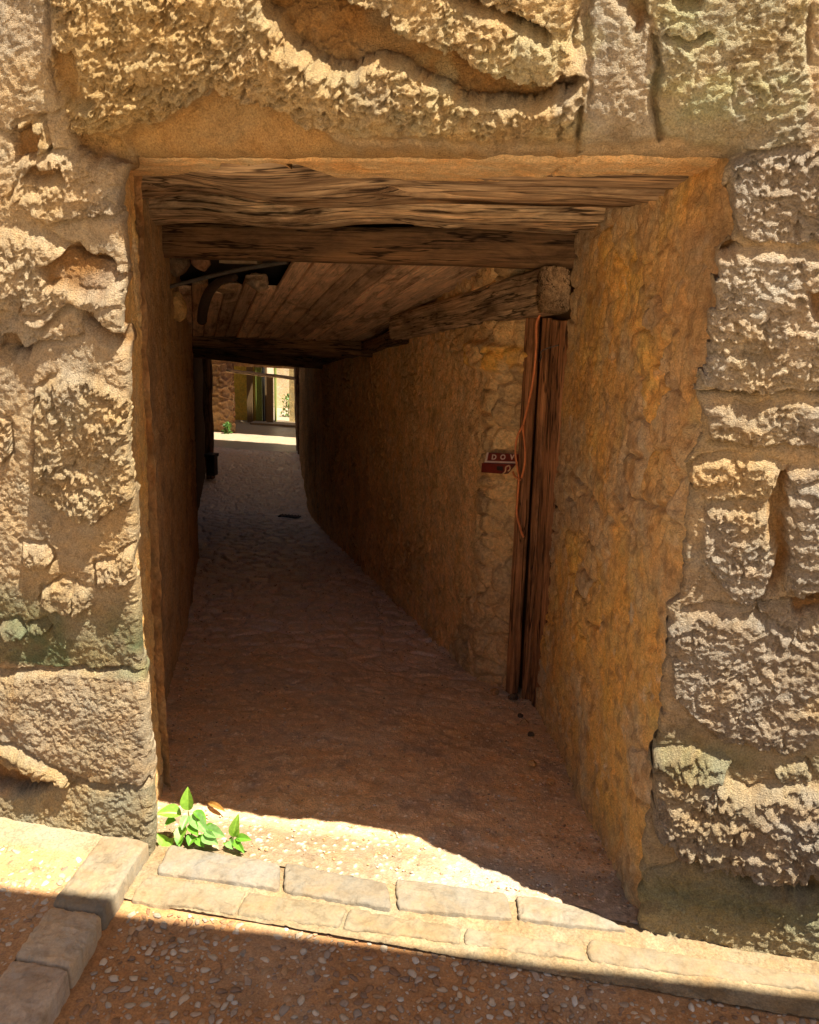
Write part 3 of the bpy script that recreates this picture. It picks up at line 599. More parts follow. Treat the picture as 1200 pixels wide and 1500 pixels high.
# ------------------------------------------------------------------ floors and street
def ground_sheet(name, xf, ys, fn, mat, nu=200, parent=None):
    ys = np.array(ys); t = np.linspace(0, 1, nu); lo, hi = zip(*[xf(y) for y in ys]); lo = np.array(lo); hi = np.array(hi)
    Xx = lo[None, :] + (hi - lo)[None, :] * t[:, None]; Yy = np.repeat(ys[None, :], nu, 0); h, c = fn(Xx, Yy)
    V = np.stack([Xx, Yy, zf(Yy) + h], -1); o = mk(name, V, gridF(nu, len(ys))[:, ::1].copy(), mat, parent, c.reshape(-1, 3)); return o
LWx = np.array([(-.1, -.2), (-.22, .42)] + LW[1:] + [(-9, 13.2)]); RWx = np.array([(1.5, -.2), (1.45, .02), (1.16, 1.58), (1.05, 1.9), (.80, 1.98)] + RWP[1:] + [(-1, 13.2)])
def pf(X, Y):
    far = ss(1.0, 3.0, Y); f1, f2, idn = worley(X / .17 + .3 * fbm(X, Y, 0, .2, 2, 600), Y / .17, 601)
    g1, _, gid = worley(X / .022, Y / .022, 602)
    h = .012 * fbm(X, Y, 0, .45, 4, 603) + far * .020 * (ss(.02, .3, f2 - f1) - .6) + .007 * fbm(X, Y, 3, .05, 3, 605) + .004 * (1 - ss(.1, .35, g1)) * (gid > .6)
    edge = .02 * np.exp(-(Y - .05) / .3) * 0
    c = np.zeros(X.shape + (3,)) + np.array((.56, .38, .215)); n = fbm(X, Y, 5, .4, 4, 607, .6); n2 = fbm(X, Y, 9, .12, 4, 609, .6)
    c = mixc(c, .6 * ss(0, .4, n), (.62, .40, .19)); c = mixc(c, .6 * ss(.05, .4, -n), (.36, .25, .16)); c = mixc(c, .5 * ss(.2, .6, n2), (.16, .10, .06))
    st = np.stack([.58 + .16 * idn, .49 + .14 * idn, .42 + .14 * idn], -1); k = np.clip(far + .25 * n2, 0, 1)[..., None] * .9; c = c * (1 - k) + st * k
    # floor colour darkened where the sun patch falls, just behind the pavers
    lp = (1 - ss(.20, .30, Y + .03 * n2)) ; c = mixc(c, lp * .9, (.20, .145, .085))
    sp = (1 - ss(.08, .30, g1)) * (gid > .72); c = mixc(c, .9 * sp, (.80, .68, .52)); c = mixc(c, .35 * ss(.1, .5, fbm(X * .35, Y, 71, .5, 4, 642)), (.66, .56, .44))
    c = mixc(c, .6 * ss(5, 9, Y), (.56, .39, .24))
    return h, c
ys = list(np.arange(.03, 2.6, .008)) + list(np.arange(2.6, 7, .018)) + list(np.arange(7, 12.7, .05))
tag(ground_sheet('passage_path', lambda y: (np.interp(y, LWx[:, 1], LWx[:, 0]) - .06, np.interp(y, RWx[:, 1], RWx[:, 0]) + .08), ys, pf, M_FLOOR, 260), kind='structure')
def cf(X, Y):
    c = np.zeros(X.shape + (3,)) + np.array((.30, .24, .165)); n = fbm(X, Y, 5, .4, 4, 617, .6); return .01 * fbm(X, Y, 0, .3, 3, 612) - .004, mixc(c, .5 * ss(0, .5, n), (.24, .19, .13))
tag(ground_sheet('cross_street', lambda y: (-10., 1.), list(np.arange(12.66, 19.5, .06)), cf, M_FLOOR, 240), kind='structure')
def gf(X, Y): return -.10 + 0 * X, np.zeros(X.shape + (3,)) + np.array((.30, .22, .14))
tag(ground_sheet('ground', lambda y: (-120., 120.), list(np.linspace(-120, -.2, 20)) + list(np.linspace(0, 20, 60)) + list(np.linspace(22, 120, 20)), gf, M_FAR, 40), kind='structure')
# street: ochre mortar bed; pebbles are separate stuff
def sf(X, Y):
    c = np.zeros(X.shape + (3,)) + np.array((.44, .235, .10)); n = fbm(X, Y, 5, .25, 4, 627, .6); n2 = fbm(X, Y, 8, .06, 3, 628, .6)
    c = mixc(c, .5 * ss(0, .4, n), (.40, .28, .17)); c = mixc(c, .5 * ss(.1, .5, n2), (.30, .17, .08))
    return .004 * fbm(X, Y, 0, .2, 3, 622) + .002 * fbm(X, Y, 2, .015, 3, 623) - .006, c
tag(ground_sheet('street', lambda y: (-.0 - .0, 3.4), list(np.arange(-2.6, -.8, .05)) + list(np.arange(-.8, -.13, .005)), sf, M_MORTAR, 620), kind='structure')
def bf(X, Y):
    c = np.zeros(X.shape + (3,)) + np.array((.25, .185, .105)); n = fbm(X, Y, 5, .12, 4, 637, .6)
    f1, f2, idn = worley(X / .02, Y / .02, 641); c = mixc(c, .5 * ss(0, .4, n), (.38, .29, .17)); c = mixc(c, .6 * ss(.1, .5, -n), (.24, .155, .075))
    return .005 * fbm(X, Y, 0, .1, 4, 632) + .003 * (1 - ss(.1, .4, f1)) * (idn > .4) + .002, c
tag(ground_sheet('threshold_bed', lambda y: (.0, 3.4), list(np.arange(-.19, .045, .004)), bf, M_MORTAR, 900), kind='structure')

def slab(name, quad, z0, z1, mat, tint, seed, label=None, cat=None, group=None, parent=None, n=84, rag=.007, bev=.005, zfn=None, hsc=1):
    """worn stone slab from a plan quad (4 corners, ccw)"""
    q = np.array(quad, float); t = np.linspace(0, 1, n); Uu, Vv = np.meshgrid(t, t, indexing='ij')
    P = (1 - Uu)[..., None] * (1 - Vv)[..., None] * q[0] + Uu[..., None] * (1 - Vv)[..., None] * q[1] + Uu[..., None] * Vv[..., None] * q[2] + (1 - Uu)[..., None] * Vv[..., None] * q[3]
    Lu = np.linalg.norm(q[1] - q[0]); Lv = np.linalg.norm(q[3] - q[0]); c = q.mean(0)
    du = np.minimum(Uu, 1 - Uu) * Lu; dv = np.minimum(Vv, 1 - Vv) * Lv; d = np.minimum(du, dv)
    r_ = np.exp(-d / .015); P = P + np.stack([rag * fbm(P[..., 0], P[..., 1], seed, .06, 5, seed, .6) * r_, rag * fbm(P[..., 0], P[..., 1], seed + 9, .06, 5, seed + 1, .6) * r_], -1)
    # pull corners in
    cor = np.exp(-np.hypot(du, dv) / .010)[..., None]; P = P + (c - P) * cor * .04
    zt_ = z1 + hsc * (.004 * fbm(P[..., 0], P[..., 1], seed, .10, 3, seed + 3) + .0025 * ridge(P[..., 0], P[..., 1], seed, .03, 4, seed + 4)) - bev * np.exp(-d / .004) * (1 + .8 * fbm(P[..., 0], P[..., 1], seed + 3, .03, 3, seed + 5)) - .006 * ss(.25, .5, fbm(P[..., 0], P[..., 1], seed + 5, .035, 3, seed + 8)) * np.exp(-d / .02)
    base = (zf(P[..., 1]) if zfn is None else 0 * P[..., 1]); zt_ = zt_ + base
    V = np.concatenate([P, zt_[..., None]], -1).reshape(-1, 3); a = np.arange(n * n).reshape(n, n)
    lp = np.concatenate([a[:-1, 0], a[-1, :-1], a[:0:-1, -1], a[0, :0:-1]]); V2 = V[lp].copy(); V2[:, 2] = z0
    V2[:, :2] += .003 * np.stack([vn(V2[:, 0] * 60, V2[:, 1] * 60, 0, seed), vn(V2[:, 0] * 60, V2[:, 1] * 60, 5, seed)], -1)
    lq = np.arange(n * n, n * n + len(lp)); F = gridF(n, n); S = np.stack([np.roll(lp, -1), lp, lq, np.roll(lq, -1)], -1)
    F = np.concatenate([F, S]); V = np.concatenate([V, V2])
    nn = fbm(V[:, 0], V[:, 1], seed, .08, 4, seed + 6, .6); col = np.zeros((len(V), 3)) + np.array(tint); col = mixc(col, .5 * ss(0, .5, nn), np.array(tint) * 1.18); col = mixc(col, .5 * ss(.05, .5, -nn), np.array(tint) * np.array((.78, .72, .64)))
    o = mk(name, V, F, mat, parent, col, off=None if parent else (c[0], c[1], z0))
    return tag(o, label, cat, group)

GP = 'pavers set in a row on the threshold'
for k, (qd, tn, lb) in enumerate([
    ([(.062, -.085), (.425, -.072), (.395, .032), (.035, .042)], (0.230, 0.195, 0.144), 'worn pale paver with a rounded back edge beside the green plants'),
    ([(.440, -.074), (.752, -.078), (.712, .022), (.402, .040)], (0.198, 0.166, 0.118), 'darker rectangular paver, second in the threshold row from the plants'),
    ([(.765, -.072), (1.078, -.040), (1.056, .066), (.735, .050)], (0.223, 0.188, 0.134), 'long buff paver, third in the threshold row from the plants'),
    ([(1.092, -.036), (1.385, -.018), (1.28, .058), (1.085, .068)], (0.249, 0.211, 0.153), 'pale tapered paver ending at the foot of the right jamb')]):
    slab('threshold_paver', qd, -.06, .016, M_PAVE, tn, 700 + 11 * k, lb, 'paver', GP)
GE = 'edging stones in front of the threshold'
for k, (x0, x1, tn, lb) in enumerate([(.035, .34, (0.236, 0.185, 0.115), 'sandy edging stone next to the left kerb, in front of the plants'), (.345, .63, (0.217, 0.172, 0.105), 'edging stone in front of the darkest threshold paver, half shaded'),
        (.635, .95, (0.230, 0.182, 0.112), 'edging stone left of the middle joint in front of the third paver'), (.955, 1.27, (0.243, 0.192, 0.121), 'edging stone in front of the last tapered paver'), (1.275, 1.9, (0.230, 0.182, 0.115), 'long edging stone below the foot of the right hand wall')]):
    yo = -.198 + .05 * x0; y1 = -.095 + .05 * max(0, x0 - .9) if x0 < 1.2 else -.06
    slab('edging_stone', [(x0, yo), (x1, -.198 + .05 * x1), (x1, y1 + .004), (x0, y1)], -.06, .009, M_PAVE, tn, 760 + 7 * k, lb, 'edging stone', GE, rag=.010, bev=.006)

# raised pavement on the left with its kerb
GK = 'kerb stones along the raised left pavement'
for k, (qd, tn, lb) in enumerate([
    ([(-.120, -.303), (.027, -.303), (.004, -.012), (-.142, -.02)], (0.236, 0.192, 0.128), 'sunlit kerb stone ending against the foot of the left wall'),
    ([(-.100, -.480), (.052, -.482), (.028, -.307), (-.120, -.307)], (.50, .38, .24), 'shaded middle kerb stone with a worn top edge'),
    ([(-.070, -.80), (.098, -.80), (.053, -.486), (-.099, -.484)], (.46, .36, .25), 'greyish kerb stone nearest the viewer at the bottom left')]):
    slab('kerb_stone', qd, -.06, .056, M_PAVE, tn, 800 + 9 * k, lb, 'kerb stone', GK, zfn=1, bev=.006, rag=.007, hsc=1.8)
def rf(X, Y):
    c = np.zeros(X.shape + (3,)) + np.array((.46, .27, .13)); n = fbm(X, Y, 5, .12, 4, 657, .6); b = ss(-.115, -.09, Y + .01 * n); c = mixc(c, b, (.31, .25, .16)); c = mixc(c, .4 * ss(0, .4, n), (.36, .22, .11))
    return .003 * fbm(X, Y, 0, .06, 3, 651) + .046 - .003 * (1 - b), c
tag(ground_sheet('left_pavement', lambda y: (-3.3, -.10), list(np.arange(-2.6, -.8, .05)) + list(np.arange(-.8, .06, .005)), rf, M_MORTAR, 700), kind='structure')

def qf(X, Y):
    c = np.zeros(X.shape + (3,)) + np.array((.74, .62, .46)); return -.012 + .01 * fbm(X, Y, 0, 1.2, 3, 671), c
tag(ground_sheet('bounce_square', lambda y: (-14., 16.), list(np.arange(-22, -2.55, .2)), qf, M_MORTAR, 160), kind='structure')  # added unseen pale ground, reflects sunlight into the passage
# pebbles set in the mortar (stuff)
def pebbles():
    ico = []; import bmesh
    bm = bmesh.new(); bmesh.ops.create_icosphere(bm, subdivisions=2, radius=1); bv = np.array([v.co[:] for v in bm.verts]); bfc = np.array([[v.index for v in f.verts] for f in bm.faces]); bm.free()
    pts = []
    def scat(n, x0, x1, y0, y1, z, keep):
        for _ in range(n):
            x = random.uniform(x0, x1); y = random.uniform(y0, y1); r = .86 * random.choice([.0025, .003, .0035, .004, .0045, .005, .006, .007, .0085, .010, .0125])
            if not keep(x, y): continue
            pts.append((x, y, z, r))
    scat(15000, .05, 2.6, -1.1, -.13, -.006, lambda x, y: y < -.212 + .05 * x and x > .06 + max(0, -.3 - y) * .12)
    scat(3600, -.62, -.10, -.9, -.11, .042, lambda x, y: x < -.13 + max(0, -.3 - y) * .12)
    # reject overlaps
    cell = {}; ok = []
    pts.sort(key=lambda p: -p[3])
    for p in pts:
        ci = (int(p[0] / .025), int(p[1] / .025)); bad = False
        for a in (-1, 0, 1):
            for b in (-1, 0, 1):
                for q in cell.get((ci[0] + a, ci[1] + b), []):
                    if (q[0] - p[0]) ** 2 + (q[1] - p[1]) ** 2 < ((q[3] + p[3]) * 1.0) ** 2: bad = True
        if not bad: cell.setdefault(ci, []).append(p); ok.append(p)
    VV = []; FF = []; CC = []; base = 0
    pal = [(.50, .40, .28), (.44, .33, .23), (.34, .27, .20), (.56, .48, .37), (.36, .20, .10), (.44, .28, .15), (.30, .17, .09), (.26, .17, .11)]
    for (x, y, z, r) in ok:
        a = random.uniform(0, math.pi); ex = random.uniform(1.0, 1.9); c_, s_ = math.cos(a), math.sin(a)
        v = bv * (1 + .5 * vn(bv[:, 0] * 1.3 + x * 91, bv[:, 1] * 1.3 + y * 77, bv[:, 2], 3))[:, None]
        px = v[:, 0] * r * ex * .8; py = v[:, 1] * r * .8; pz = v[:, 2] * r * .22
        VV.append(np.stack([x + c_ * px - s_ * py, y + s_ * px + c_ * py, z + pz + .0008], -1)); FF.append(bfc + base); base += len(bv)
        t = random.choices(pal, [5, 5, 4, 4, 4, 4, 3, 2])[0]; CC.append(np.tile(np.array(t) * random.uniform(.8, 1.1), (len(bv), 1)))
    o = mk('pebbles', np.concatenate(VV), np.concatenate(FF), M_PEB, None, np.concatenate(CC))
    tag(o, 'small white, grey and brown pebbles bedded in the ochre street surface', 'pebbles', kind='stuff')
pebbles()

# added unseen square behind the viewer, with the added awning that shades the street edge
ac = thing('house_across_square', (.7, -16, 0), 'plain limewashed house far across the square', 'building')
prism('wall', [(-14, -16), (16, -16), (16, -22), (-14, -22)], -.3, 6.0, M_ACROSS, ac)
HE = 3.6; kx = .68 / 1.98 * HE; ky = .31 / 1.98 * HE
def ye(x): return -.245 + .066 * x
aw = thing('street_blocker', (kx, -1.2, 0), 'added unseen awning on four posts that throws the straight shadow across the street', 'blocker')
xa, xb = -3.0, 3.6
prism('blocker_top', [(xa + kx, ye(xa) - ky), (xa + kx, ye(xa) - ky - 1.3), (xb + kx, ye(xb) - ky - 1.3), (xb + kx, ye(xb) - ky)], HE, HE + .03, M_ACROSS, aw)
for x_, dy_ in ((xa + .1, -.08), (xa + .1, -1.22), (xb - .1, -.08), (xb - .1, -1.22)):
    y_ = ye(x_) - ky + dy_; prism('blocker_pole', [(x_ + kx - .025, y_ - .025), (x_ + kx + .025, y_ - .025), (x_ + kx + .025, y_ + .025), (x_ + kx - .025, y_ + .025)], -.05, HE, M_CORE, aw)

# ------------------------------------------------------------------ small props
exec_props = True
def tube(name, pts, r, mat, parent=None, seg=8, sm=6, off=None):
    pts = np.array(pts, float); t = np.arange(len(pts)); tt = np.linspace(0, len(pts) - 1, (len(pts) - 1) * sm + 1)
    def cr(k):  # catmull-rom
        i = min(int(k), len(pts) - 2); u = k - i; p0 = pts[max(i - 1, 0)]; p1 = pts[i]; p2 = pts[i + 1]; p3 = pts[min(i + 2, len(pts) - 1)]
        return .5 * ((2 * p1) + (-p0 + p2) * u + (2 * p0 - 5 * p1 + 4 * p2 - p3) * u * u + (-p0 + 3 * p1 - 3 * p2 + p3) * u ** 3)
    C = np.array([cr(k) for k in tt]); d = np.gradient(C, axis=0); d /= np.linalg.norm(d, axis=1)[:, None]
    up = np.array([.13, .31, .94]); s = np.cross(d, up); s /= np.linalg.norm(s, axis=1)[:, None]; u = np.cross(s, d); a = np.linspace(0, 2 * np.pi, seg, endpoint=False)
    rr_ = np.interp(tt, t, r) if not np.isscalar(r) else np.full(len(tt), r)
    V = C[:, None, :] + rr_[:, None, None] * (np.cos(a)[None, :, None] * s[:, None, :] + np.sin(a)[None, :, None] * u[:, None, :])
    F = gridF(len(C), seg, wrap=True).tolist() + [list(range(seg)), [(len(C) - 1) * seg + i for i in range(seg)][::-1]]
    return mk(name, V.reshape(-1, 3), F, mat, parent, smooth=True, off=off if off is not None else (None if parent else tuple(C[0])))

def VP(px, py, p, q):
    r = W(px, py); p = np.array([*p, 0.]); q = np.array([*q, 0.]); d = q - p; n = np.array([d[1], -d[0], 0]); n /= np.linalg.norm(n)
    t = ((p - CAM) @ n) / (r @ n); return CAM + r * t
D0 = (1.127, 1.58); D1 = (.97, 1.815)
dn_ = np.array([D1[0] - D0[0], D1[1] - D0[1], 0.]); dn_ /= np.linalg.norm(dn_); dnorm = np.array([-dn_[1], dn_[0], 0.]); 
if dnorm[0] > 0: dnorm = -dnorm
door = thing('wooden_door', (1.05, 1.7, -.22), 'tall narrow old plank door set in the right wall, red brown and worn', 'door')
def dpos(px, py, out=0): return VP(px, py, D0, D1) + dnorm * out
def post(name, t0, b0, w, th, out, seed, lab=None, mat=M_DOOR, wb=None):
    a = dpos(*t0, out); b = dpos(*b0, out)
    o = grid_beam(name, a, b, th, w, mat, door, seed=seed, rough=.0025, up=tuple(dn_), nsec=40, step=.02)
    if lab: o['label'] = lab
    return o
post('frame_post', (788, 466), (757, 1012), .055, .05, .028, 41, 'lighter worn front post of the frame')
post('plank', (799, 466), (766, 1030), .05, .025, -.012, 43)
post('plank', (808, 468), (775, 1040), .05, .025, -.022, 45)
post('plank', (818, 470), (784, 1048), .06, .03, -.004, 47)
post('plank', (829, 470), (793, 1052), .06, .03, .004, 49)
# niche backing so nothing is open behind the planks
prism('backing', [tuple((dpos(760, 700, -.06))[:2]), tuple((dpos(840, 700, -.06))[:2]), tuple((dpos(840, 700, -.10))[:2]), tuple((dpos(760, 700, -.10))[:2])], -.5, 1.95, M_BEAM2, door)

M_RUST = plain('copper_cable', (.62, .20, .06), .5, var=.25); M_CABG = plain('grey_cable', (.10, .085, .07), .55)
M_RED = plain('red_enamel', (.15, .018, .012), .4, var=.25, scale=60); M_WHITE = plain('white_paint', (.62, .50, .42), .5, var=.15); M_BLACK = plain('black_plastic', (.02, .018, .016), .5)
cb = thing('hanging_cable', tuple(dpos(820, 380, .06)), 'thin red brown cable hanging down the front of the plank door, knotted halfway', 'cable')
tube('strand', [dpos(812, 456, .06), dpos(808, 475, .075), dpos(806, 505, .07), dpos(802, 550, .07), dpos(794, 590, .07), dpos(786, 622, .07), dpos(786, 632, .07), dpos(790, 655, .075), dpos(788, 680, .07), dpos(783, 699, .07)], .0052, M_RUST, cb)
tube('strand', [dpos(787, 622, .075), dpos(781, 640, .085), dpos(777, 662, .08), dpos(778, 682, .075), dpos(782, 700, .08), dpos(777, 730, .07), dpos(776, 750, .07), dpos(781, 772, .07), dpos(786, 785, .07)], .0052, M_RUST, cb)
tube('tie', [dpos(776, 690, .09), dpos(781, 697, .095), dpos(786, 702, .085)], .005, M_RUST, cb)
wire = tube('loose_wire', [dpos(812, 530, .075), dpos(822, 524, .10), dpos(830, 514, .12), dpos(848, 506, .10)], .0025, M_CABG); tag(wire, 'short thin grey wire sticking out beside the top of the door', 'wire')

# small red metal sign, folded, fixed to the wall end beside the door
def sign():
    p, q = (.94, 1.775), (.735, 1.915)
    c = lambda px, py, o=0: VP(px, py, p, q) + np.array([-.56, -.83, 0]) * o
    s = thing('red_sign', tuple(c(733, 678)), 'small dark red metal sign with white letters beside the door post', 'sign')
    def plate(name, pts, mat, o0, o1, par):
        f = [c(a, b, o1) for a, b in pts]; k = [c(a, b, o0) for a, b in pts]; n = len(pts)
        return mk(name, f + k, [list(range(n)), list(range(n, 2 * n))[::-1]] + [[i, n + i, n + (i + 1) % n, (i + 1) % n] for i in range(n)], mat, par, smooth=False)
    up = plate('upper_panel', [(716, 663), (762, 665), (760, 676), (713, 675)], M_RED, 0, .010, s)
    plate('border', [(715.5, 662.5), (718, 662.5), (715.5, 675), (713, 675)], M_WHITE, .010, .012, up)
    plate('border', [(713, 674.5), (757, 676), (757, 678.6), (712, 677.2)], M_WHITE, .004, .013, up)
    lo = plate('lower_panel', [(711, 677.4), (757, 679), (745, 693.5), (710, 691)], M_RED, 0, .026, s)
    plate('slot', [(733, 682), (742, 682.4), (742, 688.5), (733, 688)], M_BLACK, .026, .0275, lo)
    a = np.array(c(714, 670)); b = np.array(c(756, 671.5)); ex = (b - a) / np.linalg.norm(b - a); ez = np.array(c(740, 664)) - np.array(c(738.5, 675)); ez /= np.linalg.norm(ez)
    for ch, px in (('D', 726), ('O', 739), ('V', 752.5)):
        cu = bpy.data.curves.new('letter', 'FONT'); cu.body = ch; cu.size = .034; cu.align_x = 'CENTER'; cu.align_y = 'CENTER'; cu.extrude = .0008; cu.offset = .0008
        t = bpy.data.objects.new('letter_tmp', cu); COL.objects.link(t); bpy.context.view_layer.update()
        me = bpy.data.meshes.new_from_object(t.evaluated_get(bpy.context.evaluated_depsgraph_get())); co = np.array([v.co[:] for v in me.vertices]); fc = [list(p_.vertices) for p_ in me.polygons]
        bpy.data.objects.remove(t); o = np.array(c(px, 669.5, .0115)); nn = np.cross(ex, ez)
        mk('letter', o + co[:, :1] * 1.15 * ex + co[:, 1:2] * ez + co[:, 2:3] * nn, fc, M_WHITE, up, smooth=False)
    tube('twisted_tag', [c(741, 694, .03), c(747, 689, .035), c(748, 683, .035), c(752, 681, .03), c(753, 686, .03), c(750, 689, .03)], .0035, plain('tarnish', (.55, .35, .2), .6), s)
sign()

# debris in the broken ceiling corner
tag(tube('conduit', [(-1.02, 2.10, 1.655), (-.80, 2.08, 1.71), (-.55, 2.04, 1.765), (-.33, 2.0, 1.80), (-.25, 1.98, 1.81)], .011, M_CABG), 'grey conduit pipe crossing the broken corner of the ceiling', 'pipe')
tag(tube('crooked_branch', [(-1.06, 2.75, 1.50), (-.98, 2.6, 1.57), (-.86, 2.42, 1.66), (-.74, 2.30, 1.72), (-.62, 2.22, 1.74)], [.030, .030, .028, .022, .018], plain('bark', (.06, .035, .02), .8), seg=12), 'crooked dark branch poking through the broken ceiling corner', 'branch')
def lump(name, c, r, mat, seed, label, cat, group=None, rough=.25, flat=(1, 1, 1), tint=None, parent=None):
    import bmesh
    bm = bmesh.new(); bmesh.ops.create_icosphere(bm, subdivisions=4, radius=1); v = np.array([x.co[:] for x in bm.verts]); f = np.array([[x.index for x in y.verts] for y in bm.faces]); bm.free()
    k = 1 + rough * fbm(v[:, 0], v[:, 1], v[:, 2] + seed, .9, 4, seed); 
    for s_ in range(5):
        d = np.array([vn(seed, s_, 1, 3), vn(seed, s_, 2, 3), vn(seed, s_, 3, 3)]); d /= np.linalg.norm(d); pr = v @ d; k = np.minimum(k, np.where(pr > .55, .75 / np.maximum(pr, .01), 9))
    V = v * k[:, None] * r * np.array(flat) + np.array(c)
    o = mk(name, V, f, mat, parent, np.tile(np.array(tint if tint is not None else (.4, .28, .15)), (len(v), 1)), off=None if parent else tuple(c)); return tag(o, label, cat, group)
lump('plaster_lump', (-.985, 2.28, 1.575), .075, M_WALL, 5, 'rough ochre lump of mortar at the upper left corner of the passage', 'mortar lump', tint=(.50, .34, .15), flat=(.75, .6, 1))
lump('rag_bundle', (-.58, 2.46, 1.725), .085, M_WALL, 9, 'crumpled grey brown rag caught between broken ceiling boards', 'rag', tint=(.34, .25, .17), flat=(.8, .8, .65), rough=.7)
lump('rag_bundle', (-.80, 2.50, 1.695), .075, M_WALL, 12, 'brown rag stuffed beside the crooked branch', 'rag', tint=(.36, .24, .14), flat=(1.0, 1.1, .5), rough=.7)
lump('rubble_stone', (-.92, 2.16, 1.80), .07, M_WALL, 15, 'dark rubble stone lodged above the conduit', 'stone', tint=(.20, .14, .09))
lump('rubble_stone', (-.76, 2.12, 1.82), .055, M_WALL, 18, 'small reddish rubble stone above the conduit', 'stone', tint=(.26, .15, .09))
tag(prism('broken_board', [(-.62, 2.02), (-.42, 2.02), (-.42, 2.10), (-.62, 2.10)], 1.80, 1.835, M_CORE), 'pale broken board end just under the squared brown beam', 'board')

# loose stones at the foot of the door
DB = 'loose stones at the foot of the door'
for k, (px, py, r, tn, lb) in enumerate([(727, 1006, .020, (.50, .33, .18), 'pale pointed loose stone nearest the wall end'), (752, 1024, .026, (.12, .08, .05), 'blackish loose stone against the door foot'),
    (768, 1062, .022, (.40, .24, .12), 'reddish loose stone below the door planks'), (762, 1050, .014, (.10, .07, .05), 'small black loose stone between two larger ones at the door foot'), (778, 1078, .016, (.09, .07, .05), 'dark loose stone where door meets orange jamb'),
    (724, 1016, .022, (.42, .26, .13), 'flat brown loose stone in front of the pale pointed one'), (780, 1122, .018, (.50, .29, .11), 'orange loose stone farther out along the jamb foot'), (806, 1148, .016, (.52, .31, .13), 'orange loose stone closest to the street along the jamb foot')]):
    r0 = W(px, py); lo_, hi_ = .001, .006
    for _ in range(60):
        mid = (lo_ + hi_) / 2; q = CAM + r0 * mid
        if q[2] > zf(q[1]): lo_ = mid
        else: hi_ = mid
    lump('loose_stone', (q[0], q[1], float(zf(q[1])) + r * .45), r, M_WALL, 60 + k, lb, 'stone', DB, tint=tn, flat=(1, 1, .7))
for k, (px, py, r, tn, lb) in enumerate([(560, 1130, .010, (.5, .36, .2), 'tiny tan pebble alone in the middle of the near passage floor'), (420, 1010, .011, (.35, .27, .2), 'small grey brown pebble left of centre on the passage floor'), (660, 1210, .012, (.55, .36, .18), 'tan pebble just inside the shade edge on the right')]):
    r0 = W(px, py); q = None
    for t_ in np.linspace(.001, .006, 3000):
        q = CAM + r0 * t_
        if q[2] < float(zf(q[1])): break
    lump('loose_stone', (q[0], q[1], float(zf(q[1])) + r * .5), r, M_WALL, 90 + k, lb, 'stone', None, tint=tn, flat=(1.2, 1, .6))
# gravel scattered on the passage floor
def gravel():
    import bmesh
    bm = bmesh.new(); bmesh.ops.create_icosphere(bm, subdivisions=1, radius=1); bv = np.array([v.co[:] for v in bm.verts]); bfc = np.array([[v.index for v in f.verts] for f in bm.faces]); bm.free()
    VV = []; FF = []; CC = []; b = 0
    for k in range(5200):
        y = .1 + random.random() ** 1.6 * 5; xl = np.interp(y, LWx[:, 1], LWx[:, 0]); xr = np.interp(y, RWx[:, 1], RWx[:, 0])
        u = random.random(); u = u if random.random() < .5 else (1 - .25 * random.random() ** 2 if random.random() < .7 else .15 * random.random() ** 2)
        x = xl + .03 + (xr - xl - .05) * u; r = random.choice([.0018, .0022, .003, .004, .005]) 
        v = bv * (1 + .35 * vn(bv[:, 0] * 2 + k, bv[:, 1] * 2, bv[:, 2] * 2, 4))[:, None] * r * np.array((1.2, 1, .7))
        z = float(zf(y)) + .012 * float(fbm(np.array(x), np.array(y), 0, .45, 4, 603)) - far_adj(y)
        VV.append(v + np.array((x, y, z + r * .3))); FF.append(bfc + b); b += len(bv)
        t = random.choice([(.55, .42, .30), (.45, .28, .15), (.62, .52, .40), (.30, .20, .13), (.5, .3, .13)]); CC.append(np.tile(np.array(t), (len(bv), 1)))
    tag(mk('gravel', np.concatenate(VV), np.concatenate(FF), M_PEB, None, np.concatenate(CC)), 'fine grit and tiny stones strewn over the passage floor', 'gravel', kind='stuff')
def far_adj(y): return .002 * float(ss(2.0, 3.2, np.array(y)))
gravel()

# ------------------------------------------------------------------ plants at the left of the threshold
def leafmat():
    m, n, b = newmat('leaf'); at = nd(n, 'ShaderNodeAttribute', attribute_name='tint'); geo = nd(n, 'ShaderNodeNewGeometry')
    n1 = nd(n, 'ShaderNodeTexNoise', i_Scale=90, i_Detail=3); n.links.new(geo.outputs['Position'], n1.inputs['Vector'])
    c = mulc(n, at.outputs['Color'], ramp(n, n1.outputs[0], [(.3, (.75, .8, .7)), (.7, (1.2, 1.15, 1.1))]), 1.0); n.links.new(c, b.inputs['Base Color'])
    b.inputs['Roughness'].default_value = .42; b.inputs['Transmission Weight'].default_value = 0
    tr = nd(n, 'ShaderNodeBsdfTranslucent'); n.links.new(c, tr.inputs[0]); mx = nd(n, 'ShaderNodeMixShader'); mx.inputs[0].default_value = .35
    out = [x for x in n.nodes if x.type == 'OUTPUT_MATERIAL'][0]; n.links.new(b.outputs[0], mx.inputs[1]); n.links.new(tr.outputs[0], mx.inputs[2]); n.links.new(mx.outputs[0], out.inputs[0]); return m
M_LEAF = leafmat(); M_STEM = plain('stem', (.20, .16, .05), .6)
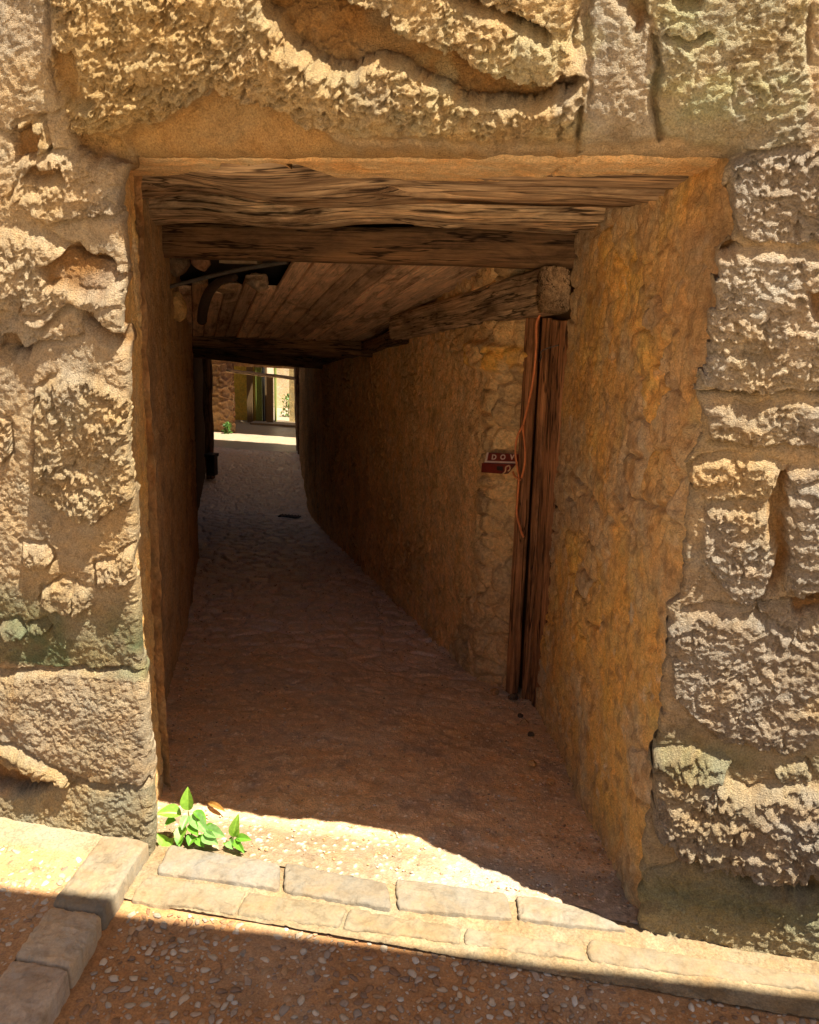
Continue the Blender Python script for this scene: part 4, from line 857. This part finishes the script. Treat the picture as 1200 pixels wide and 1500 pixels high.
def leaf(parent, root, tip, w, nrm, tint=(.20, .42, .06), curl=.15, name='leaf'):
    root = np.array(root, float); tip = np.array(tip, float); d = tip - root; L = np.linalg.norm(d); d /= L; n_ = np.array(nrm, float); n_ -= d * (n_ @ d); n_ /= np.linalg.norm(n_); s = np.cross(d, n_)
    nu, nv = 15, 9; V = []; C = []
    for i in range(nu):
        t = i / (nu - 1); ww = w * (math.sin(math.pi * min(1, t ** .80)) ** .85 if 0 < t < 1 else 0.02)
        for j in range(nv):
            q = j / (nv - 1) * 2 - 1
            z = abs(q) * ww * .35 - curl * L * (t ** 2) + .006 * L * math.sin(t * 26 + abs(q) * 5) * abs(q)
            V.append(root + d * L * t + s * ww * .5 * q + n_ * z); k = 1.35 if abs(q) < .1 else 1.0; C.append(np.array(tint) * k)
    return mk(name, V, gridF(nu, nv), M_LEAF, parent, np.array(C))
def G0(px, py, z=0):
    r = W(px, py); return CAM + r * ((z - CAM[2]) / r[2])
def AY(px, py, y):
    r = W(px, py); return CAM + r * ((y - CAM[1]) / r[1])
CV = np.array([0, -.85, .55])
def plant(label, base, stems, leaves):
    t = thing('broadleaf_weed', tuple(base), label, 'plant', 'green weeds growing behind the pavers')
    for s in stems: tube('stem', s, [.0028] * (len(s) - 1) + [.0018], M_STEM, t)
    for q_ in range(10 if len(leaves) > 8 else 4):
        st_ = stems[q_ % len(stems)]; o_ = np.array(st_[min(1, len(st_) - 1)]) + np.array([random.uniform(-.006, .006), random.uniform(-.006, .006), random.uniform(-.012, .004)])
        a_ = random.uniform(0, 6.28); L_ = random.uniform(.012, .026); tp_ = o_ + np.array([math.cos(a_) * L_, math.sin(a_) * L_ - .004, random.uniform(-.004, .012)])
        leaf(t, o_, tp_, L_ * random.uniform(.5, .75), (random.uniform(-.3, .3), -.4, 1), random.choice([(.16, .32, .04), (.26, .42, .07), (.36, .36, .07), (.12, .26, .04)]))
    for (r, tp, w, y0, y1, tn, nr) in leaves: leaf(t, AY(*r, y0), AY(*tp, y1), w * 1.2, nr, tn)
LG = (.24, .43, .05); DG = (.14, .34, .03); BG = (.22, .40, .12); YG = (.30, .50, .05)
b0 = np.array((.075, .075, .0))
plant('leafy green weed with broad pointed leaves growing at the foot of the left jamb', b0,
  [[b0, AY(281, 1222, .085), AY(278, 1205, .095), AY(276, 1188, .10)], [b0, AY(262, 1225, .07), AY(248, 1215, .07)], [b0, AY(292, 1228, .07), AY(304, 1222, .07)], [b0, AY(250, 1238, .06), AY(238, 1236, .055)], [b0, AY(270, 1215, .1), AY(266, 1196, .1)]],
  [((276, 1187), (274, 1155), .034, .10, .105, LG, (.2, -1, .2)), ((266, 1193), (230, 1189), .040, .10, .07, LG, (-.2, -.5, 1)), ((258, 1201), (241, 1208), .024, .09, .06, DG, (-.3, -.6, 1)),
   ((280, 1194), (303, 1218), .036, .10, .05, BG, (.3, -.7, .8)), ((276, 1195), (266, 1214), .026, .095, .05, BG, (0, -.8, .6)), ((283, 1189), (303, 1203), .026, .10, .09, DG, (.6, -.3, 1)),
   ((282, 1205), (288, 1222), .030, .09, .04, DG, (.1, -.8, .6)), ((272, 1212), (258, 1236), .034, .08, .03, LG, (-.2, -.8, .7)), ((300, 1216), (328, 1224), .034, .07, .05, BG, (.2, -.7, 1)),
   ((298, 1222), (318, 1236), .032, .06, .03, BG, (.3, -.8, .7)), ((300, 1212), (318, 1214), .022, .08, .07, DG, (.2, -.5, 1)), ((250, 1238), (229, 1222), .028, .06, .05, LG, (-.5, -.6, .8)),
   ((248, 1238), (254, 1228), .020, .06, .05, LG, (0, -1, .5)), ((252, 1240), (232, 1243), .022, .05, .03, LG, (-.2, -.5, 1)), ((284, 1224), (276, 1238), .026, .06, .03, DG, (0, -.8, .7)), ((266, 1222), (262, 1240), .024, .06, .03, DG, (-.1, -.8, .7)), ((290, 1226), (298, 1240), .024, .06, .03, DG, (.2, -.8, .7))])
b1 = np.array((.232, .085, .0))
plant('smaller green weed with few upright leaves beside the leafy one', b1, [[b1, AY(340, 1232, .085), AY(341, 1226, .085)], [b1, AY(334, 1236, .08), AY(332, 1230, .08)]],
  [((341, 1226), (348, 1195), .026, .085, .09, LG, (.1, -1, .2)), ((346, 1228), (367, 1229), .022, .08, .07, DG, (.3, -.6, 1)), ((343, 1230), (355, 1246), .020, .08, .04, DG, (.3, -.8, .6)), ((338, 1231), (340, 1243), .026, .08, .05, BG, (0, -.9, .5)), ((344, 1225), (350, 1216), .016, .085, .08, YG, (.4, -.8, .4)), ((347, 1236), (358, 1249), .014, .07, .05, DG, (.6, -.6, .5))])
dl = G0(315, 1186, -.02); r1 = np.array(G0(305, 1176, -.028)); r2 = np.array(G0(329, 1186, -.010))
o = leaf(None, r1, r2, .020, (0, -.4, 1), (.42, .22, .06), .1, 'dry_leaf'); tag(o, 'small curled dry brown leaf lying behind the green weed', 'leaf')

# ------------------------------------------------------------------ far end of the passage
def far_face(name, p, q, z0, z1, parent, col, seed, step=.03, inward=-1, flip=False, rough=1.0, mat=M_FAR):
    P, N, U, Zz = vstrip(p, q, z0, z1, step, inward); h, c = rubble(U, Zz, seed, .24, .16, -.2 if rough > .6 else 1.0)
    n = fbm(U, Zz, 2, .3, 4, seed + 40, .6); cc = np.zeros(c.shape) + np.array(col); cc = cc * (1 + .25 * n[..., None]); k = .35 if rough > .6 else .08
    cc = cc * (1 - k) + c * k * 1.6; return sheet(name, P, N, h * rough, cc, mat, parent, flip)
tp = tag(grid_beam('door_post', tuple(AY(308, 705, 9.5)), tuple(AY(303, 500, 9.5)), .16, .10, M_BEAM2, seed=51, rough=.008, up=(1, 0, 0)), 'thin dark post against the far left wall of the passage', 'post')
tag(grid_beam('door_post', (-3.80, 12.95, -1.2), (-3.86, 12.95, .55), .09, .09, M_BEAM, seed=53, rough=.006, up=(1, 0, 0)), 'pale upright post at the right of the bright far opening', 'post')
tag(grid_beam('door_post', (-3.64, 12.55, -1.2), (-3.68, 12.55, .62), .10, .10, M_BEAM2, seed=54, rough=.006, up=(1, 0, 0)), 'darker upright post just inside the passage at its far right', 'post')
mb = thing('meter_box', tuple(VP(312, 682, (-4.05, 9.3), (-3.9, 9.3))), 'small black box fixed to the post on the far left wall', 'box')
c0 = np.array(AY(311, 682, 9.30)); 
def rbox(name, c, s, mat, parent, b=.15):
    import bmesh
    bm = bmesh.new(); bmesh.ops.create_cube(bm, size=1); bmesh.ops.scale(bm, vec=s, verts=bm.verts); bmesh.ops.bevel(bm, geom=bm.edges[:], offset=b * min(s), segments=3, affect='EDGES', profile=.6)
    V = [np.array(v.co[:]) + c for v in bm.verts]; F = [[v.index for v in f.verts] for f in bm.faces]; bm.free(); return mk(name, V, F, mat, parent, smooth=False)
rbox('case', c0, (.13, .14, .30), M_BLACK, mb); rbox('lid', c0 + np.array((0, -.01, .165)), (.16, .18, .05), M_BLACK, mb)
gc = np.array(G0(441, 762)); 
dr = thing('drain_grate', (-1.86, 6.85, float(zf(6.85))), 'small dark slotted drain grate low by the right wall', 'grate')
gx = np.array([-1.98, 6.95]); 
rbox('frame', np.array((-1.93, 6.90, float(zf(6.9)) + .016)), (.26, .10, .012), M_BLACK, dr)
for k in range(6): rbox('bar', np.array((-2.03 + .04 * k, 6.90, float(zf(6.9)) + .026)), (.014, .085, .012), M_CABG, dr, .3)

# house facing the far end across the cross street
fh = thing('courtyard_house', (-5, 14.7, -1.2), 'ochre house across the far street with an open timber framed porch', 'building')
zg = -1.30
far_face('pillar', (-6.20, 14.55), (-5.80, 14.50), zg, .35, fh, (.42, .24, .15), 900, .02)['label'] = 'reddish rubble pillar at the porch corner'
far_face('pillar', (-5.80, 14.50), (-6.06, 15.1), zg, .35, fh, (.46, .30, .17), 903, .02)['label'] = 'inner side of the rubble pillar'
far_face('upper_wall', (-9.5, 14.58), (-2.0, 14.52), .30, 5.0, fh, (.60, .32, .12), 906, .05)
far_face('side_wall', (-9.5, 14.75), (-6.1, 14.55), zg, .32, fh, (.26, .14, .06), 909, .03)
far_face('side_wall', (-4.15, 14.54), (-2.0, 14.52), zg, .32, fh, (.50, .36, .16), 912, .03)
far_face('porch_wall', (-7.2, 16.55), (-6.02, 16.5), zg - .2, 1.2, fh, (.66, .50, .07), 915, .05, rough=.3)['label'] = 'mustard yellow plastered porch wall'
far_face('porch_wall', (-5.22, 16.5), (-3.6, 16.45), zg - .2, 1.2, fh, (.55, .42, .20), 918, .05, rough=.3)['label'] = 'buff porch wall right of the gap'
far_face('back_wall', (-6.6, 19.2), (-4.4, 19.2), zg - .4, 1.6, fh, (.74, .62, .42), 921, .06, rough=.3)['label'] = 'bright sunlit wall seen through the gap'
prism('wall_core', [(-9.5, 14.66), (-2.0, 14.62), (-2.0, 15.4), (-9.5, 15.4)], .32, 4.9, M_CORE, fh)
prism('porch_roof', [(-8, 15.4), (-5.25, 15.4), (-5.25, 16.7), (-8, 16.7)], 2.2, 2.4, M_CORE, fh)
prism('shade_overhang', [(-9.5, 13.85), (-2.0, 13.85), (-2.0, 14.7), (-9.5, 14.7)], 2.9, 3.05, M_CORE, fh)  # added unseen overhang, keeps the sun off the far wall
M_GRN = plain('green_paint', (.24, .30, .06), .6); M_BRN = plain('brown_paint', (.20, .125, .055), .6); M_OCH = plain('ochre_paint', (.46, .34, .07), .7)
grid_beam('porch_beam', (-5.95, 14.48, .20), (-4.05, 14.40, .10), .07, .07, M_BEAM, fh, seed=61, rough=.004)
def upright(name, px0, px1, y, mat, z0=-1.35, z1=1.1, th=.08, seed=0, lab=None):
    a = AY((px0), 600, y); b = AY((px1), 600, y); w = abs(b[0] - a[0]); cx = (a[0] + b[0]) / 2
    o = prism(name, [(cx - w / 2, y), (cx + w / 2, y), (cx + w / 2, y + th), (cx - w / 2, y + th)], z0, z1, mat, fh)
    if lab: o['label'] = lab
    return o
upright('porch_post', 362, 370, 16.30, M_BRN, lab='brown painted upright'); upright('porch_panel', 370, 376, 16.36, M_OCH); upright('porch_post', 375, 384, 16.28, M_GRN, lab='green painted upright')
upright('porch_post', 384.5, 387, 16.2, M_BLACK); upright('porch_door', 387, 391, 16.28, M_BRN, th=.05); upright('porch_door', 391, 400, 16.15, M_DOOR if 0 else M_BRN, z1=.02, th=.05, lab='brown door leaf standing ajar'); upright('porch_post', 402, 404, 16.3, M_GRN)
prism('door_step', [(-6.0, 15.9), (-4.2, 15.9), (-4.2, 16.4), (-6.0, 16.4)], -1.3, -1.12, M_CORE, fh)
# plants at the far end
def bush(label, c, r, hgt, n, tn):
    t = thing('shrub', tuple(c), label, 'plant'); tube('stem', [c, np.array(c) + (0, 0, hgt * .6)], .012, M_STEM, t)
    V = []; F = []; C = []
    for k in range(n):
        a = random.uniform(0, 6.28); q = random.random() ** .5 * r; z = random.random() * hgt; p = np.array(c) + (math.cos(a) * q * (1 - z / hgt * .5), math.sin(a) * q * .5, z); d = np.array([random.gauss(0, 1), random.gauss(0, 1), random.gauss(.4, .7)]); d /= np.linalg.norm(d); s = np.cross(d, [random.gauss(0, 1), random.gauss(0, 1), random.gauss(0, 1)]); s /= np.linalg.norm(s)
        L = random.uniform(.05, .11); b = len(V); V += [p, p + d * L * .5 + s * L * .25, p + d * L, p + d * L * .5 - s * L * .25]; F.append([b, b + 1, b + 2, b + 3]); C += [np.array(tn) * random.uniform(.6, 1.3)] * 4
    mk('foliage', V, F, M_LEAF, t, np.array(C), smooth=False)
bush('low green shrub at the foot of the reddish rubble pillar', (-5.92, 14.38, -1.18), .10, .24, 110, (.10, .22, .04))
bush('green shrub growing in the sunlit gap beside the far porch door', (-5.62, 17.6, -1.2), .22, .60, 200, (.12, .22, .04))
tag(far_face('street_wall', (-12, 12.5), (-5.55, 12.5), -1.4, 4.2, None, (.50, .34, .18), 930, .08, inward=1, flip=True), 'plain wall of the far street, left of the passage end', 'wall')
